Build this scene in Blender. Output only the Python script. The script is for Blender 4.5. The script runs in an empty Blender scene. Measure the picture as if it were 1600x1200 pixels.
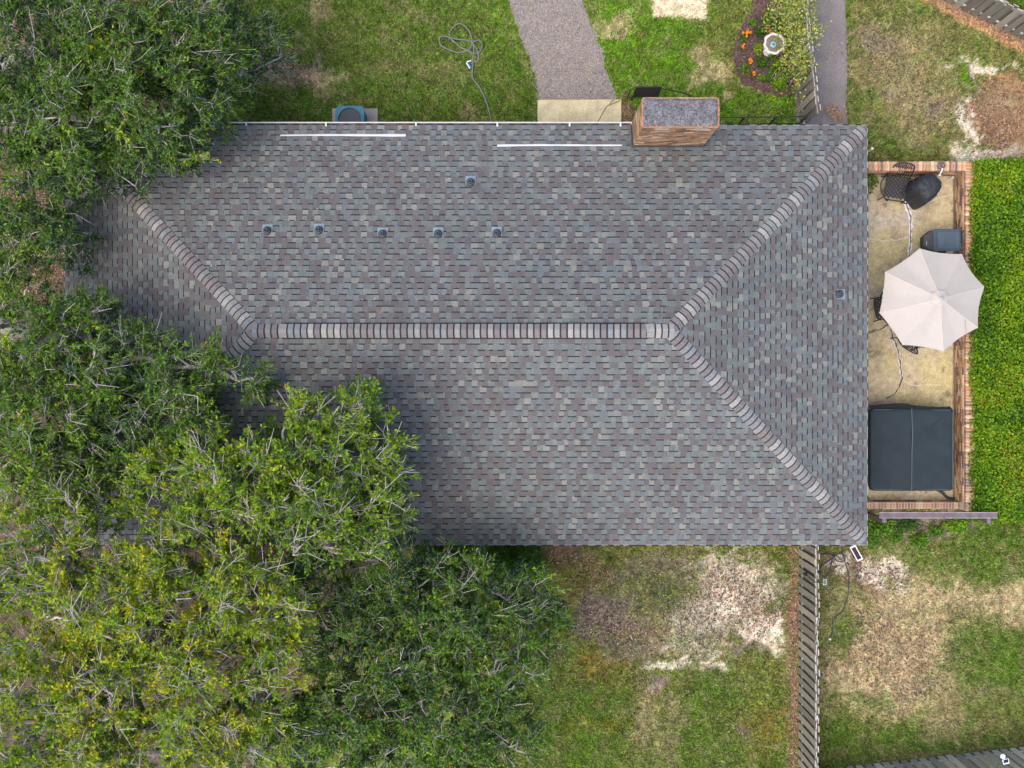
import bpy, bmesh, math, random
import numpy as np
from mathutils import Vector, Matrix

# ------------------------------------------------------------------ camera, sky, sun, exposure
SC = bpy.context.scene
COL = SC.collection
H = 27.5                      # drone height above ground
F = 1665.0                    # focal length in px of the 1600 px wide photograph
cam_d = bpy.data.cameras.new('camera')
cam_d.sensor_width = 36.0
cam_d.lens = F / 1600.0 * 36.0
cam_d.clip_start = 0.1
cam_d.clip_end = 2000
cam = bpy.data.objects.new('camera', cam_d)
COL.objects.link(cam)
cam.location = (0, 0, H)
cam.rotation_euler = (0, 0, 0)
SC.camera = cam

SUN_AZ = Vector((-0.62, -0.50, 0)).normalized()
SUN_EL = math.radians(64)
world = bpy.data.worlds.new('World')
SC.world = world
world.use_nodes = True
wn = world.node_tree
bg = wn.nodes['Background']
sky = wn.nodes.new('ShaderNodeTexSky')
sky.sky_type = 'NISHITA'
sky.sun_disc = False
sky.sun_elevation = SUN_EL
sky.sun_rotation = math.atan2(SUN_AZ.x, SUN_AZ.y)
sky.air_density = 1.0
sky.dust_density = 5.0
sky.ozone_density = 1.0
wn.links.new(sky.outputs[0], bg.inputs[0])
bg.inputs[1].default_value = 0.15
sd = bpy.data.lights.new('sun', 'SUN')
sd.energy = 0.6
sd.angle = math.radians(50)
sd.color = (1.0, 0.93, 0.82)
sun = bpy.data.objects.new('sun', sd)
COL.objects.link(sun)
sun_dir = Vector((SUN_AZ.x * math.cos(SUN_EL), SUN_AZ.y * math.cos(SUN_EL), math.sin(SUN_EL)))
sun.rotation_euler = sun_dir.to_track_quat('Z', 'Y').to_euler()
sun.location = (-10, -10, 40)
SC.view_settings.view_transform = 'Standard'
SC.view_settings.look = 'None'
SC.view_settings.gamma = 1.0
SC.view_settings.exposure = 1.06
SC.view_settings.use_curve_mapping = False
SC.render.engine = 'CYCLES'

rnd = random.Random(7)
rng = np.random.default_rng(7)


def P(px, py, z=0.0):
    s = (H - z) / F
    return ((px - 800) * s, (600 - py) * s)


def P3(px, py, z=0.0):
    x, y = P(px, py, z)
    return (x, y, z)


# ------------------------------------------------------------------ materials
def mat(name, color=None, attr=None, rough=0.85, n1=None, n2=None, bump=None, metallic=0.0, spec=0.3,
        transl=0.0, rand=0.0, coords='Object'):
    """colour (constant or attribute) times fine noise; n1/n2 = (scale, amount); bump = (scale, strength, distance)"""
    m = bpy.data.materials.new(name)
    m.use_nodes = True
    nt = m.node_tree
    N, L = nt.nodes, nt.links
    b = N['Principled BSDF']
    b.inputs['Roughness'].default_value = rough
    b.inputs['Metallic'].default_value = metallic
    b.inputs['Specular IOR Level'].default_value = spec
    tc = N.new('ShaderNodeTexCoord')
    if attr:
        a = N.new('ShaderNodeAttribute'); a.attribute_name = attr
        out = a.outputs['Color']
    else:
        c = N.new('ShaderNodeRGB'); c.outputs[0].default_value = (*color, 1)
        out = c.outputs[0]
    for nz in (n1, n2):
        if not nz: continue
        t = N.new('ShaderNodeTexNoise')
        t.inputs['Scale'].default_value = nz[0]
        t.inputs['Detail'].default_value = 4
        t.inputs['Roughness'].default_value = 0.65
        L.new(tc.outputs[coords], t.inputs['Vector'])
        mr = N.new('ShaderNodeMapRange')
        mr.inputs['From Min'].default_value = 0.25; mr.inputs['From Max'].default_value = 0.75
        mr.inputs['To Min'].default_value = 1 - nz[1]; mr.inputs['To Max'].default_value = 1 + nz[1]
        L.new(t.outputs['Fac'], mr.inputs['Value'])
        mx = N.new('ShaderNodeVectorMath'); mx.operation = 'SCALE'
        L.new(out, mx.inputs[0]); L.new(mr.outputs[0], mx.inputs['Scale'])
        out = mx.outputs[0]
    if rand:
        oi = N.new('ShaderNodeObjectInfo')
        mr = N.new('ShaderNodeMapRange')
        mr.inputs['To Min'].default_value = 1 - rand; mr.inputs['To Max'].default_value = 1 + rand
        L.new(oi.outputs['Random'], mr.inputs['Value'])
        mx = N.new('ShaderNodeVectorMath'); mx.operation = 'SCALE'
        L.new(out, mx.inputs[0]); L.new(mr.outputs[0], mx.inputs['Scale'])
        out = mx.outputs[0]
    L.new(out, b.inputs['Base Color'])
    if bump:
        t = N.new('ShaderNodeTexNoise')
        t.inputs['Scale'].default_value = bump[0]
        t.inputs['Detail'].default_value = 5
        L.new(tc.outputs[coords], t.inputs['Vector'])
        bp = N.new('ShaderNodeBump')
        bp.inputs['Strength'].default_value = bump[1]
        bp.inputs['Distance'].default_value = bump[2]
        L.new(t.outputs['Fac'], bp.inputs['Height'])
        L.new(bp.outputs[0], b.inputs['Normal'])
    if transl:
        tr = N.new('ShaderNodeBsdfTranslucent')
        L.new(out, tr.inputs['Color'])
        ms = N.new('ShaderNodeMixShader'); ms.inputs[0].default_value = transl
        L.new(b.outputs[0], ms.inputs[1]); L.new(tr.outputs[0], ms.inputs[2])
        L.new(ms.outputs[0], N['Material Output'].inputs['Surface'])
    return m


M = {}
M['shingle'] = mat('asphalt_shingle', attr='col', rough=0.95, n1=(34, 0.34), n2=(1.1, 0.09), bump=(70, 0.6, 0.006), spec=0.2)
M['ground'] = mat('lawn_soil', attr='col', rough=1.0, n1=(12, 0.40), n2=(38, 0.55), bump=(30, 1.0, 0.05), spec=0.05)
M['grass'] = mat('grass_blade', attr='col', rough=0.7, transl=0.25, spec=0.15)
M['leaf'] = mat('leaf', attr='col', rough=0.5, transl=0.32, spec=0.25)
M['bark'] = mat('pale_bark', color=(0.44, 0.41, 0.39), rough=0.95, n1=(9, 0.35), n2=(40, 0.25), bump=(30, 0.6, 0.02))
M['bark_limb'] = mat('limb_bark', color=(0.20, 0.185, 0.17), rough=0.95, n1=(9, 0.35), n2=(40, 0.25), bump=(30, 0.6, 0.02))
M['brick'] = mat('brick', attr='col', rough=0.95, n1=(26, 0.45), n2=(9, 0.2), bump=(60, 0.6, 0.008), rand=0.15)
M['mortar'] = mat('mortar', color=(0.50, 0.42, 0.33), rough=1.0, n1=(30, 0.2), bump=(80, 0.4, 0.005))
M['col'] = mat('painted_surface', attr='col', rough=0.6, n1=(14, 0.10), n2=(60, 0.08))
M['wood'] = mat('weathered_wood', attr='col', rough=0.95, n1=(7, 0.25), n2=(45, 0.22), bump=(60, 0.4, 0.006), rand=0.18)
M['white'] = mat('white_metal', color=(0.54, 0.55, 0.57), rough=0.45, n1=(8, 0.08), n2=(40, 0.05))
M['blackmetal'] = mat('black_metal', color=(0.018, 0.019, 0.022), rough=0.5, n1=(20, 0.25), spec=0.5)
M['fabric'] = mat('canvas', color=(0.45, 0.42, 0.39), rough=0.95, n1=(3, 0.05), n2=(40, 0.04), bump=(300, 0.2, 0.002), transl=0.12)
M['vinyl'] = mat('slate_vinyl', color=(0.017, 0.027, 0.034), rough=0.7, n1=(3, 0.2), n2=(90, 0.12), bump=(60, 0.4, 0.004), spec=0.25)
M['blackcover'] = mat('black_cover', color=(0.022, 0.026, 0.032), rough=0.6, n1=(10, 0.2), bump=(9, 0.9, 0.05), spec=0.4)
M['bin'] = mat('bin_plastic', attr='col', rough=0.5, n1=(12, 0.15), spec=0.4)
M['conc'] = mat('pale_concrete', color=(0.49, 0.43, 0.27), rough=0.95, n1=(3.2, 0.28), n2=(26, 0.22), bump=(90, 0.4, 0.006))
M['agg'] = mat('aggregate_concrete', color=(0.31, 0.28, 0.24), rough=1.0, n1=(40, 0.25), n2=(110, 0.3), bump=(110, 0.6, 0.008))
M['capconc'] = mat('chimney_crown_mortar', color=(0.135, 0.135, 0.150), rough=1.0, n1=(9, 0.4), n2=(26, 0.9), bump=(40, 1.0, 0.03))
M['gravel'] = mat('gravel', color=(0.235, 0.212, 0.198), rough=1.0, n1=(3.0, 0.16), n2=(34, 0.6), bump=(60, 1.0, 0.02))
M['asphalt'] = mat('asphalt', color=(0.18, 0.165, 0.165), rough=1.0, n1=(2.2, 0.2), n2=(34, 0.5), bump=(70, 0.9, 0.012))
M['patio'] = mat('patio_concrete', attr='col', rough=0.95, n1=(7, 0.25), n2=(30, 0.38), bump=(40, 0.5, 0.01))
M['rubber'] = mat('hose_rubber', color=(0.16, 0.17, 0.18), rough=0.6, n1=(30, 0.15))
M['cable'] = mat('dark_cable', color=(0.05, 0.055, 0.065), rough=0.6, n1=(30, 0.15))
M['wallbrick'] = mat('wall_brick', color=(0.26, 0.15, 0.10), rough=1.0, n1=(12, 0.25), n2=(40, 0.2))
M['darkmetal'] = mat('dark_steel', color=(0.05, 0.06, 0.07), rough=0.5, n1=(20, 0.2), metallic=0.3)
M['flange'] = mat('flange_lead', color=(0.20, 0.26, 0.31), rough=0.6, n1=(15, 0.15), n2=(60, 0.1))
M['stuccoed'] = mat('bird_bath_stone', color=(0.62, 0.60, 0.60), rough=0.95, n1=(14, 0.2), n2=(50, 0.15), bump=(50, 0.5, 0.01))


# ------------------------------------------------------------------ object helpers
def thing(name, label, cat, loc=(0, 0, 0), group=None):
    o = bpy.data.objects.new(name, None)
    COL.objects.link(o)
    o.location = loc
    o.empty_display_size = 0.2
    o['label'] = label; o['category'] = cat
    if group: o['group'] = group
    return o


def root_loc(o):
    while o.parent: o = o.parent
    return Vector(o.location)


def tag(o, label, cat, group=None):
    o['label'] = label; o['category'] = cat
    if group: o['group'] = group
    return o


def np_mesh(name, V, Fc, colors=None, smooth=False):
    """V (n,3), Fc (m,k) equal-size faces, colors (m,3) per face"""
    V = np.asarray(V, np.float32); Fc = np.asarray(Fc, np.int32)
    me = bpy.data.meshes.new(name)
    m, k = Fc.shape
    me.vertices.add(len(V)); me.vertices.foreach_set('co', V.ravel())
    me.loops.add(m * k); me.loops.foreach_set('vertex_index', Fc.ravel())
    me.polygons.add(m)
    me.polygons.foreach_set('loop_start', np.arange(0, m * k, k, dtype=np.int32))
    me.update(calc_edges=True)
    if smooth:
        me.polygons.foreach_set('use_smooth', np.ones(m, dtype=bool))
    if colors is not None:
        a = me.attributes.new('col', 'FLOAT_COLOR', 'FACE')
        c = np.ones((m, 4), np.float32); c[:, :3] = colors
        a.data.foreach_set('color', c.ravel())
    me.validate(clean_customdata=False)
    return me


def link(name, me, material, parent=None, kind=None):
    o = bpy.data.objects.new(name, me)
    COL.objects.link(o)
    if material is not None and not me.materials: me.materials.append(material)
    if parent is not None: o.parent = parent
    if kind: o['kind'] = kind
    return o


class MB:
    """collects faces in world space; build() links ONE mesh object, stored relative to its root"""
    def __init__(self):
        self.v = []; self.f = []; self.c = []

    def add(self, verts, faces, col=(0.5, 0.5, 0.5)):
        o = len(self.v)
        self.v += [tuple(p) for p in verts]
        self.f += [tuple(i + o for i in f) for f in faces]
        self.c += [col] * len(faces)
        return self

    def box(self, x0, x1, y0, y1, z0, z1, col=(0.5, 0.5, 0.5), top=None, mtx=None):
        v = [(x0, y0, z0), (x1, y0, z0), (x1, y1, z0), (x0, y1, z0), (x0, y0, z1), (x1, y0, z1), (x1, y1, z1), (x0, y1, z1)]
        if mtx is not None: v = [tuple(mtx @ Vector(p)) for p in v]
        self.add(v, [(0, 3, 2, 1), (0, 1, 5, 4), (1, 2, 6, 5), (2, 3, 7, 6), (3, 0, 4, 7)], col)
        self.add(v[4:], [(0, 1, 2, 3)], top or col)
        return self

    def tube(self, pts, r, n=8, col=(0.5, 0.5, 0.5), cap=True, closed=False):
        pts = [Vector(p) for p in pts]
        m = len(pts)
        rr = r if isinstance(r, (list, tuple)) else [r] * m
        vs = []; up = Vector((0, 0, 1))
        prev = None
        for i in range(m):
            if closed: t = pts[(i + 1) % m] - pts[i - 1]
            else: t = pts[min(i + 1, m - 1)] - pts[max(i - 1, 0)]
            t.normalize()
            if prev is None:
                a = up if abs(t.z) < 0.9 else Vector((1, 0, 0))
                u = t.cross(a).normalized()
            else:
                u = (prev - t * prev.dot(t)).normalized()
            prev = u
            w = t.cross(u)
            for k in range(n):
                an = 2 * math.pi * k / n
                vs.append(pts[i] + (u * math.cos(an) + w * math.sin(an)) * rr[i])
        fs = []
        for i in range(m if closed else m - 1):
            j = (i + 1) % m
            for k in range(n):
                fs.append((i * n + k, i * n + (k + 1) % n, j * n + (k + 1) % n, j * n + k))
        if cap and not closed:
            fs.append(tuple(range(n - 1, -1, -1))); fs.append(tuple((m - 1) * n + k for k in range(n)))
        return self.add(vs, fs, col)

    def lathe(self, c, prof, n=24, col=(0.5, 0.5, 0.5), wob=None):
        vs = []
        for r, z in prof:
            for k in range(n):
                a = 2 * math.pi * k / n
                q = r * (wob(a, r) if wob else 1)
                vs.append((c[0] + q * math.cos(a), c[1] + q * math.sin(a), c[2] + z))
        fs = []
        for i in range(len(prof) - 1):
            for k in range(n):
                fs.append((i * n + k, i * n + (k + 1) % n, (i + 1) * n + (k + 1) % n, (i + 1) * n + k))
        if prof[-1][0] > 1e-4: fs.append(tuple((len(prof) - 1) * n + k for k in range(n)))
        if prof[0][0] > 1e-4: fs.append(tuple(range(n - 1, -1, -1)))
        return self.add(vs, fs, col)

    def prism(self, poly, z0, z1, col=(0.5, 0.5, 0.5)):
        n = len(poly)
        vs = [(x, y, z0) for x, y in poly] + [(x, y, z1) for x, y in poly]
        fs = [tuple(n + i for i in range(n)), tuple(range(n - 1, -1, -1))]
        fs += [(i, (i + 1) % n, n + (i + 1) % n, n + i) for i in range(n)]
        return self.add(vs, fs, col)

    def mesh(self, name, off=(0, 0, 0), smooth=False):
        me = bpy.data.meshes.new(name)
        me.from_pydata([(p[0] - off[0], p[1] - off[1], p[2] - off[2]) for p in self.v], [], self.f)
        a = me.attributes.new('col', 'FLOAT_COLOR', 'FACE')
        a.data.foreach_set('color', np.array([(*c, 1.0) for c in self.c], np.float32).ravel())
        if smooth: me.polygons.foreach_set('use_smooth', [True] * len(me.polygons))
        me.update()
        return me

    def build(self, name, material, parent=None, smooth=False, kind=None, bevel=0.0):
        if parent is not None:
            off = root_loc(parent)
            o = link(name, self.mesh(name, off, smooth), material, parent, kind)
        else:
            xs = np.array(self.v)
            off = Vector(((xs[:, 0].min() + xs[:, 0].max()) / 2, (xs[:, 1].min() + xs[:, 1].max()) / 2, xs[:, 2].min()))
            o = link(name, self.mesh(name, off, smooth), material, None, kind)
            o.location = off
        if bevel:
            md = o.modifiers.new('bevel', 'BEVEL'); md.width = bevel; md.segments = 2; md.limit_method = 'ANGLE'
        return o


def dup(root, loc, rotz, label=None, group=None):
    r = root.copy(); COL.objects.link(r); r.location = loc; r.rotation_euler = (0, 0, rotz)
    if label: r['label'] = label
    if group: r['group'] = group
    for ch in list(root.children):
        c = ch.copy(); COL.objects.link(c); c.parent = r
        for g in list(ch.children):
            d = g.copy(); COL.objects.link(d); d.parent = c
    return r


# ------------------------------------------------------------------ numpy noise
def _h(ix, iy, seed):
    n = (ix.astype(np.int64) * 374761393 + iy.astype(np.int64) * 668265263 + seed * 974711) & 0x7fffffff
    n = ((n ^ (n >> 13)) * 1274126177) & 0x7fffffff
    return ((n ^ (n >> 16)) & 0xffff) / 65535.0


def vnoise(x, y, seed):
    ix = np.floor(x); iy = np.floor(y); fx = x - ix; fy = y - iy
    fx = fx * fx * (3 - 2 * fx); fy = fy * fy * (3 - 2 * fy)
    a = _h(ix, iy, seed); b = _h(ix + 1, iy, seed); c = _h(ix, iy + 1, seed); d = _h(ix + 1, iy + 1, seed)
    return (a * (1 - fx) + b * fx) * (1 - fy) + (c * (1 - fx) + d * fx) * fy


def fbm(x, y, sc, octv=4, seed=0, gain=0.55):
    s = 0; amp = 1; tot = 0
    for o in range(octv):
        s = s + amp * vnoise(x * sc + 17.3 * o, y * sc - 9.1 * o, seed + o * 31)
        tot += amp; amp *= gain; sc *= 2.03
    return s / tot


def sstep(a, b, x):
    t = np.clip((x - a) / (b - a), 0, 1)
    return t * t * (3 - 2 * t)


# ------------------------------------------------------------------ the ground: real colours of grass, soil, sand
GREEN = (0.096, 0.178, 0.020); BRIGHT = (0.120, 0.262, 0.012); OLIVE = (0.172, 0.208, 0.048)
DRY = (0.45, 0.36, 0.215); TAN = (0.32, 0.265, 0.15); DIRT = (0.165, 0.138, 0.122); SAND = (0.58, 0.52, 0.42)
MOSS = (0.19, 0.145, 0.025); STRAW = (0.42, 0.245, 0.125); MULCH = (0.115, 0.075, 0.072); LITTER = (0.21, 0.135, 0.095)
REDBROWN = (0.26, 0.165, 0.09)
# (colour, px, py, rx, ry, edge softness, strength, grass factor) painted in order, in photograph px on the ground
PATCH = [
    # left, under the trees
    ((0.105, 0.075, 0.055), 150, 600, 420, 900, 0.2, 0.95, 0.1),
    (GREEN, 560, 80, 260, 150, 0.25, 1.0, 1.0), (GREEN, 380, 150, 60, 70, 0.3, 1.0, 1.0),
    # north lawn
    (OLIVE, 640, 60, 170, 110, 0.8, 0.2, 1), (TAN, 430, 100, 55, 38, 0.5, 0.9, 0.4), (DIRT, 420, 98, 32, 20, 0.5, 0.9, 0.1), (DIRT, 480, 118, 28, 12, 0.6, 0.75, 0.2),
    (DRY, 508, 130, 26, 14, 0.6, 0.8, 0.5), (TAN, 490, 30, 20, 35, 0.7, 0.7, 0.5), (TAN, 655, 20, 20, 12, 0.7, 0.35, 0.6),
    (TAN, 690, 115, 40, 20, 0.9, 0.25, 0.8), (TAN, 725, 178, 24, 10, 0.7, 0.6, 0.6), (OLIVE, 540, 60, 60, 40, 0.9, 0.25, 1),
    (BRIGHT, 800, 30, 32, 60, 0.6, 0.7, 1), (GREEN, 760, 150, 60, 50, 0.8, 0.5, 1), (TAN, 590, 110, 40, 16, 0.9, 0.2, 0.8),
    # north, between the path and the bed
    (BRIGHT, 1010, 80, 150, 110, 0.4, 0.95, 1.0), (BRIGHT, 1200, 180, 110, 40, 0.4, 0.8, 1.0), (GREEN, 1070, 60, 60, 40, 0.8, 0.5, 1), (OLIVE, 1125, 60, 40, 70, 0.7, 0.6, 1),
    (DRY, 962, 40, 26, 16, 0.7, 0.75, 0.4), (DRY, 960, 58, 18, 9, 0.6, 0.7, 0.4), (DRY, 1100, 88, 22, 18, 0.7, 0.7, 0.4), (DRY, 1120, 115, 30, 16, 0.7, 0.8, 0.3),
    (DRY, 1180, 145, 22, 8, 0.6, 0.7, 0.3), (LITTER, 978, 180, 18, 30, 0.6, 0.8, 0.3), (DRY, 1140, 150, 10, 6, 0.6, 0.8, 0.3),
    # north east yard
    ((0.195, 0.205, 0.065), 1460, 110, 160, 170, 0.3, 0.9, 0.9), (TAN, 1400, 110, 80, 80, 0.9, 0.6, 0.7), (TAN, 1390, 60, 50, 30, 0.8, 0.5, 0.7), (DIRT, 1372, 65, 22, 18, 0.6, 0.6, 0.3),
    (GREEN, 1340, 160, 16, 26, 0.6, 0.7, 1), (GREEN, 1365, 145, 14, 20, 0.6, 0.8, 1), (GREEN, 1390, 225, 50, 25, 0.8, 0.7, 1), (GREEN, 1420, 20, 40, 16, 0.7, 0.6, 1),
    (GREEN, 1335, 85, 14, 12, 0.6, 0.7, 1), (DIRT, 1384, 152, 8, 8, 0.5, 0.8, 0.1), (TAN, 1440, 180, 60, 40, 0.8, 0.7, 0.5), (DIRT, 1450, 172, 16, 8, 0.6, 0.6, 0.2),
    (SAND, 1540, 108, 60, 8, 0.5, 0.9, 0), (SAND, 1524, 115, 8, 22, 0.5, 0.9, 0.1), (SAND, 1512, 195, 16, 42, 0.5, 0.95, 0), (SAND, 1548, 242, 56, 14, 0.5, 0.95, 0), (SAND, 1492, 238, 20, 12, 0.5, 0.8, 0.1),
    (REDBROWN, 1562, 182, 52, 66, 0.16, 1.0, 0.05), (REDBROWN, 1590, 190, 40, 72, 0.2, 1.0, 0.05), (TAN, 1565, 165, 30, 25, 0.8, 0.5, 0.05), (SAND, 1575, 232, 34, 8, 0.6, 0.5, 0), (GREEN, 1510, 136, 15, 30, 0.4, 1.0, 1), (BRIGHT, 1505, 130, 10, 18, 0.5, 0.7, 1),
    # south west yard
    (OLIVE, 1040, 1020, 260, 200, 0.2, 1.0, 0.8), (TAN, 1020, 930, 190, 80, 0.7, 0.4, 0.6), (GREEN, 970, 905, 50, 26, 0.9, 0.5, 1), (GREEN, 1075, 905, 40, 24, 0.9, 0.5, 1), (GREEN, 1215, 930, 26, 60, 0.9, 0.5, 1), (MOSS, 900, 900, 60, 40, 0.8, 0.4, 0.6), (LITTER, 880, 862, 40, 14, 0.5, 0.9, 0.1),
    (DIRT, 940, 960, 60, 40, 0.7, 0.85, 0.1), (DIRT, 905, 965, 30, 30, 0.7, 0.7, 0.1), (DIRT, 1010, 890, 90, 20, 0.8, 0.55, 0.3), (DIRT, 985, 1010, 60, 22, 0.8, 0.6, 0.2), (GREEN, 1030, 930, 30, 28, 0.7, 0.8, 1),
    (DIRT, 1130, 940, 110, 70, 0.9, 0.6, 0.3), (SAND, 1152, 918, 70, 54, 0.9, 0.75, 0.15), (SAND, 1142, 945, 24, 20, 0.5, 1.0, 0), (SAND, 1195, 985, 38, 30, 0.5, 1.0, 0), (SAND, 1085, 985, 62, 34, 0.9, 0.55, 0.2), (SAND, 1035, 1036, 42, 9, 0.6, 0.9, 0), (SAND, 1108, 1042, 24, 12, 0.6, 0.85, 0),
    (DIRT, 1165, 1018, 34, 12, 0.6, 0.8, 0.1), (MOSS, 925, 1035, 44, 32, 0.5, 0.85, 0.3), (MOSS, 950, 1062, 40, 22, 0.6, 0.45, 0.6), (DIRT, 1018, 1068, 18, 13, 0.4, 0.95, 0),
    (GREEN, 900, 1150, 110, 110, 0.5, 0.95, 1), (GREEN, 1110, 1090, 70, 40, 0.6, 0.8, 1), (GREEN, 1080, 1160, 80, 50, 0.7, 0.8, 1), (BRIGHT, 1222, 1030, 10, 14, 0.6, 0.8, 1), (GREEN, 1215, 1070, 30, 30, 0.7, 0.5, 1),
    (TAN, 1010, 1120, 26, 60, 0.8, 0.7, 0.5), (TAN, 1050, 1150, 20, 50, 0.9, 0.5, 0.5), (DIRT, 1163, 1138, 16, 9, 0.5, 0.9, 0), (MOSS, 1200, 1130, 40, 50, 0.8, 0.6, 0.5), (MOSS, 930, 1135, 40, 20, 0.8, 0.5, 0.6),
    (LITTER, 1240, 1030, 12, 190, 0.6, 0.9, 0.05),
    # south east yard
    ((0.205, 0.235, 0.070), 1440, 1010, 180, 220, 0.2, 1.0, 0.9), (DRY, 1400, 1010, 105, 130, 0.6, 0.85, 0.35), (DRY, 1500, 930, 90, 30, 0.7, 0.75, 0.4), (DRY, 1575, 930, 40, 50, 0.6, 0.7, 0.4), (DRY, 1330, 1080, 50, 50, 0.7, 0.6, 0.4),
    (GREEN, 1540, 870, 90, 42, 0.6, 0.9, 1), (GREEN, 1560, 1030, 80, 60, 0.6, 0.95, 1), (GREEN, 1420, 870, 50, 18, 0.8, 0.6, 1), (GREEN, 1320, 985, 22, 30, 0.7, 0.8, 1), (GREEN, 1300, 1160, 40, 40, 0.6, 0.9, 1), (GREEN, 1450, 1155, 160, 22, 0.6, 0.85, 1),
    (GREEN, 1360, 1100, 40, 16, 0.8, 0.6, 1), (GREEN, 1500, 1095, 40, 30, 0.8, 0.6, 1), (TAN, 1470, 1110, 40, 40, 0.8, 0.6, 0.5), (TAN, 1540, 1080, 40, 14, 0.8, 0.5, 0.6),
    (LITTER, 1330, 890, 50, 30, 0.6, 0.7, 0.1), (SAND, 1378, 892, 28, 14, 0.6, 0.9, 0), (SAND, 1312, 880, 12, 20, 0.5, 0.95, 0), (SAND, 1400, 905, 14, 9, 0.6, 0.7, 0), (DIRT, 1440, 830, 100, 18, 0.5, 0.85, 0.2), (DIRT, 1440, 796, 120, 12, 0.4, 0.95, 0.0),
    (SAND, 1060, 8, 0, 0, 0.1, 1, 0),
]


def seg_dist(x, y, a, b):
    ax, ay = a; bx, by = b
    dx, dy = bx - ax, by - ay
    t = np.clip(((x - ax) * dx + (y - ay) * dy) / (dx * dx + dy * dy), 0, 1)
    return np.hypot(x - ax - t * dx, y - ay - t * dy)


def ground_colour(x, y):
    px = 800 + x * F / H; py = 600 - y * F / H
    w1 = (fbm(x, y, 1.3, 4, 11) - 0.5); w2 = (fbm(x, y, 1.3, 4, 47) - 0.5)
    fine = 0.45 * fbm(x, y, 2.6, 4, 5, 0.7) + 0.55 * fbm(x, y, 8.5, 3, 15, 0.8)
    c = np.zeros(x.shape + (3,)); c[:] = OLIVE
    gr = np.ones(x.shape)
    m = fbm(x, y, 0.8, 4, 3)
    c = c + (np.array(GREEN) - c) * (sstep(0.4, 0.6, m))[..., None]
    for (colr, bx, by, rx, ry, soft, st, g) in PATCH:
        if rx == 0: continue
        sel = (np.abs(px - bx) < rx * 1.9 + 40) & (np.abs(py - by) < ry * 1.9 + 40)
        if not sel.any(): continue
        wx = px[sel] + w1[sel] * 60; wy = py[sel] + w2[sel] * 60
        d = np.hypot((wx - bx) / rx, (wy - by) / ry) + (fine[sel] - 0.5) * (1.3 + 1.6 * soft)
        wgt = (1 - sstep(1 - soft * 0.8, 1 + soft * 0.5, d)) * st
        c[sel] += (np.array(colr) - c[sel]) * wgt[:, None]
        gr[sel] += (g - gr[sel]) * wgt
    # strip of pine straw below the corner fence
    d = seg_dist(px + w1 * 14, py + w2 * 14, (1430, -22), (1650, 88))
    wgt = (1 - sstep(13, 24, d + (fine - 0.5) * 14)) * 0.95
    c += (np.array(STRAW) - c) * wgt[..., None]; gr *= (1 - wgt)
    # pale stone-dust slab at the top edge
    inside = np.minimum(np.minimum(px - 1013 - np.maximum(0, py) * 0.4 + w1 * 14, 1105.5 - px), 28 - py + w2 * 30 + (px - 1013) * 0.07 + (fine - .5) * 8)
    wgt = sstep(-2, 3, inside)
    c += (np.array((0.62, 0.53, 0.36)) - c) * wgt[..., None]; gr *= (1 - wgt)
    # general mottling of living and dead blades
    dry = sstep(0.50, 0.70, fbm(x, y, 3.4, 5, 90, 0.85)) * 0.42 * gr
    c += (np.array(TAN) - c) * dry[..., None]
    lush = sstep(0.55, 0.8, fbm(x, y, 1.9, 4, 190, 0.6)) * 0.35 * gr
    c += (np.array(BRIGHT) - c) * lush[..., None]
    spk = fbm(x, y, 8, 3, 77, 0.9)
    c = c * (0.30 + 1.4 * spk)[..., None]
    hue = fbm(x, y, 5, 3, 177, 0.9) - 0.5
    c = c * np.stack([1 + 0.32 * hue, 1 - 0.1 * hue, 1 + 0.1 * hue], -1)
    return c, gr


def build_ground():
    X0, X1, Y0, Y1, st = -14.6, 14.9, -11.2, 11.2, 0.058
    xs = np.arange(X0, X1 + st / 2, st); ys = np.arange(Y0, Y1 + st / 2, st)
    # outer sheet: a few far columns/rows so the same grid reaches the horizon
    xs = np.concatenate([[-400, -120, -40, -20], xs, [20, 40, 120, 400]]); ys = np.concatenate([[-400, -120, -40, -16], ys, [16, 40, 120, 400]])
    gx, gy = np.meshgrid(xs, ys)
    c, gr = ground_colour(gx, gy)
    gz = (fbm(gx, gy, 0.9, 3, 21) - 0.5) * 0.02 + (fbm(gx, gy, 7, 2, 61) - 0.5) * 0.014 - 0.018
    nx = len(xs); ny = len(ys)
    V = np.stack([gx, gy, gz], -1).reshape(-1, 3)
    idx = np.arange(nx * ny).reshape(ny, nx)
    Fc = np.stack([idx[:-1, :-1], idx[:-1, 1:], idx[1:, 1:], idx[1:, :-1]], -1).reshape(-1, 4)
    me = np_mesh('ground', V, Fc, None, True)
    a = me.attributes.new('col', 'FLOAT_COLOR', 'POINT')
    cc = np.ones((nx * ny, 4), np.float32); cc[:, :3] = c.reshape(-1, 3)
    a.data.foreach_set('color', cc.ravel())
    return link('ground', me, M['ground'], None, 'structure')


build_ground()


def densify(poly, step, amp, seed, closed=True):
    r = random.Random(seed)
    out = []
    n = len(poly)
    for i in range(n if closed else n - 1):
        a = poly[i]; b = poly[(i + 1) % n]
        L = math.hypot(b[0] - a[0], b[1] - a[1]); k = max(1, int(L / step))
        for j in range(k):
            t = j / k
            out.append((a[0] + (b[0] - a[0]) * t + r.uniform(-amp, amp), a[1] + (b[1] - a[1]) * t + r.uniform(-amp, amp)))
    return out


def pxpoly(pts, z=0.0): return [P(a, b, z) for a, b in pts]


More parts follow.
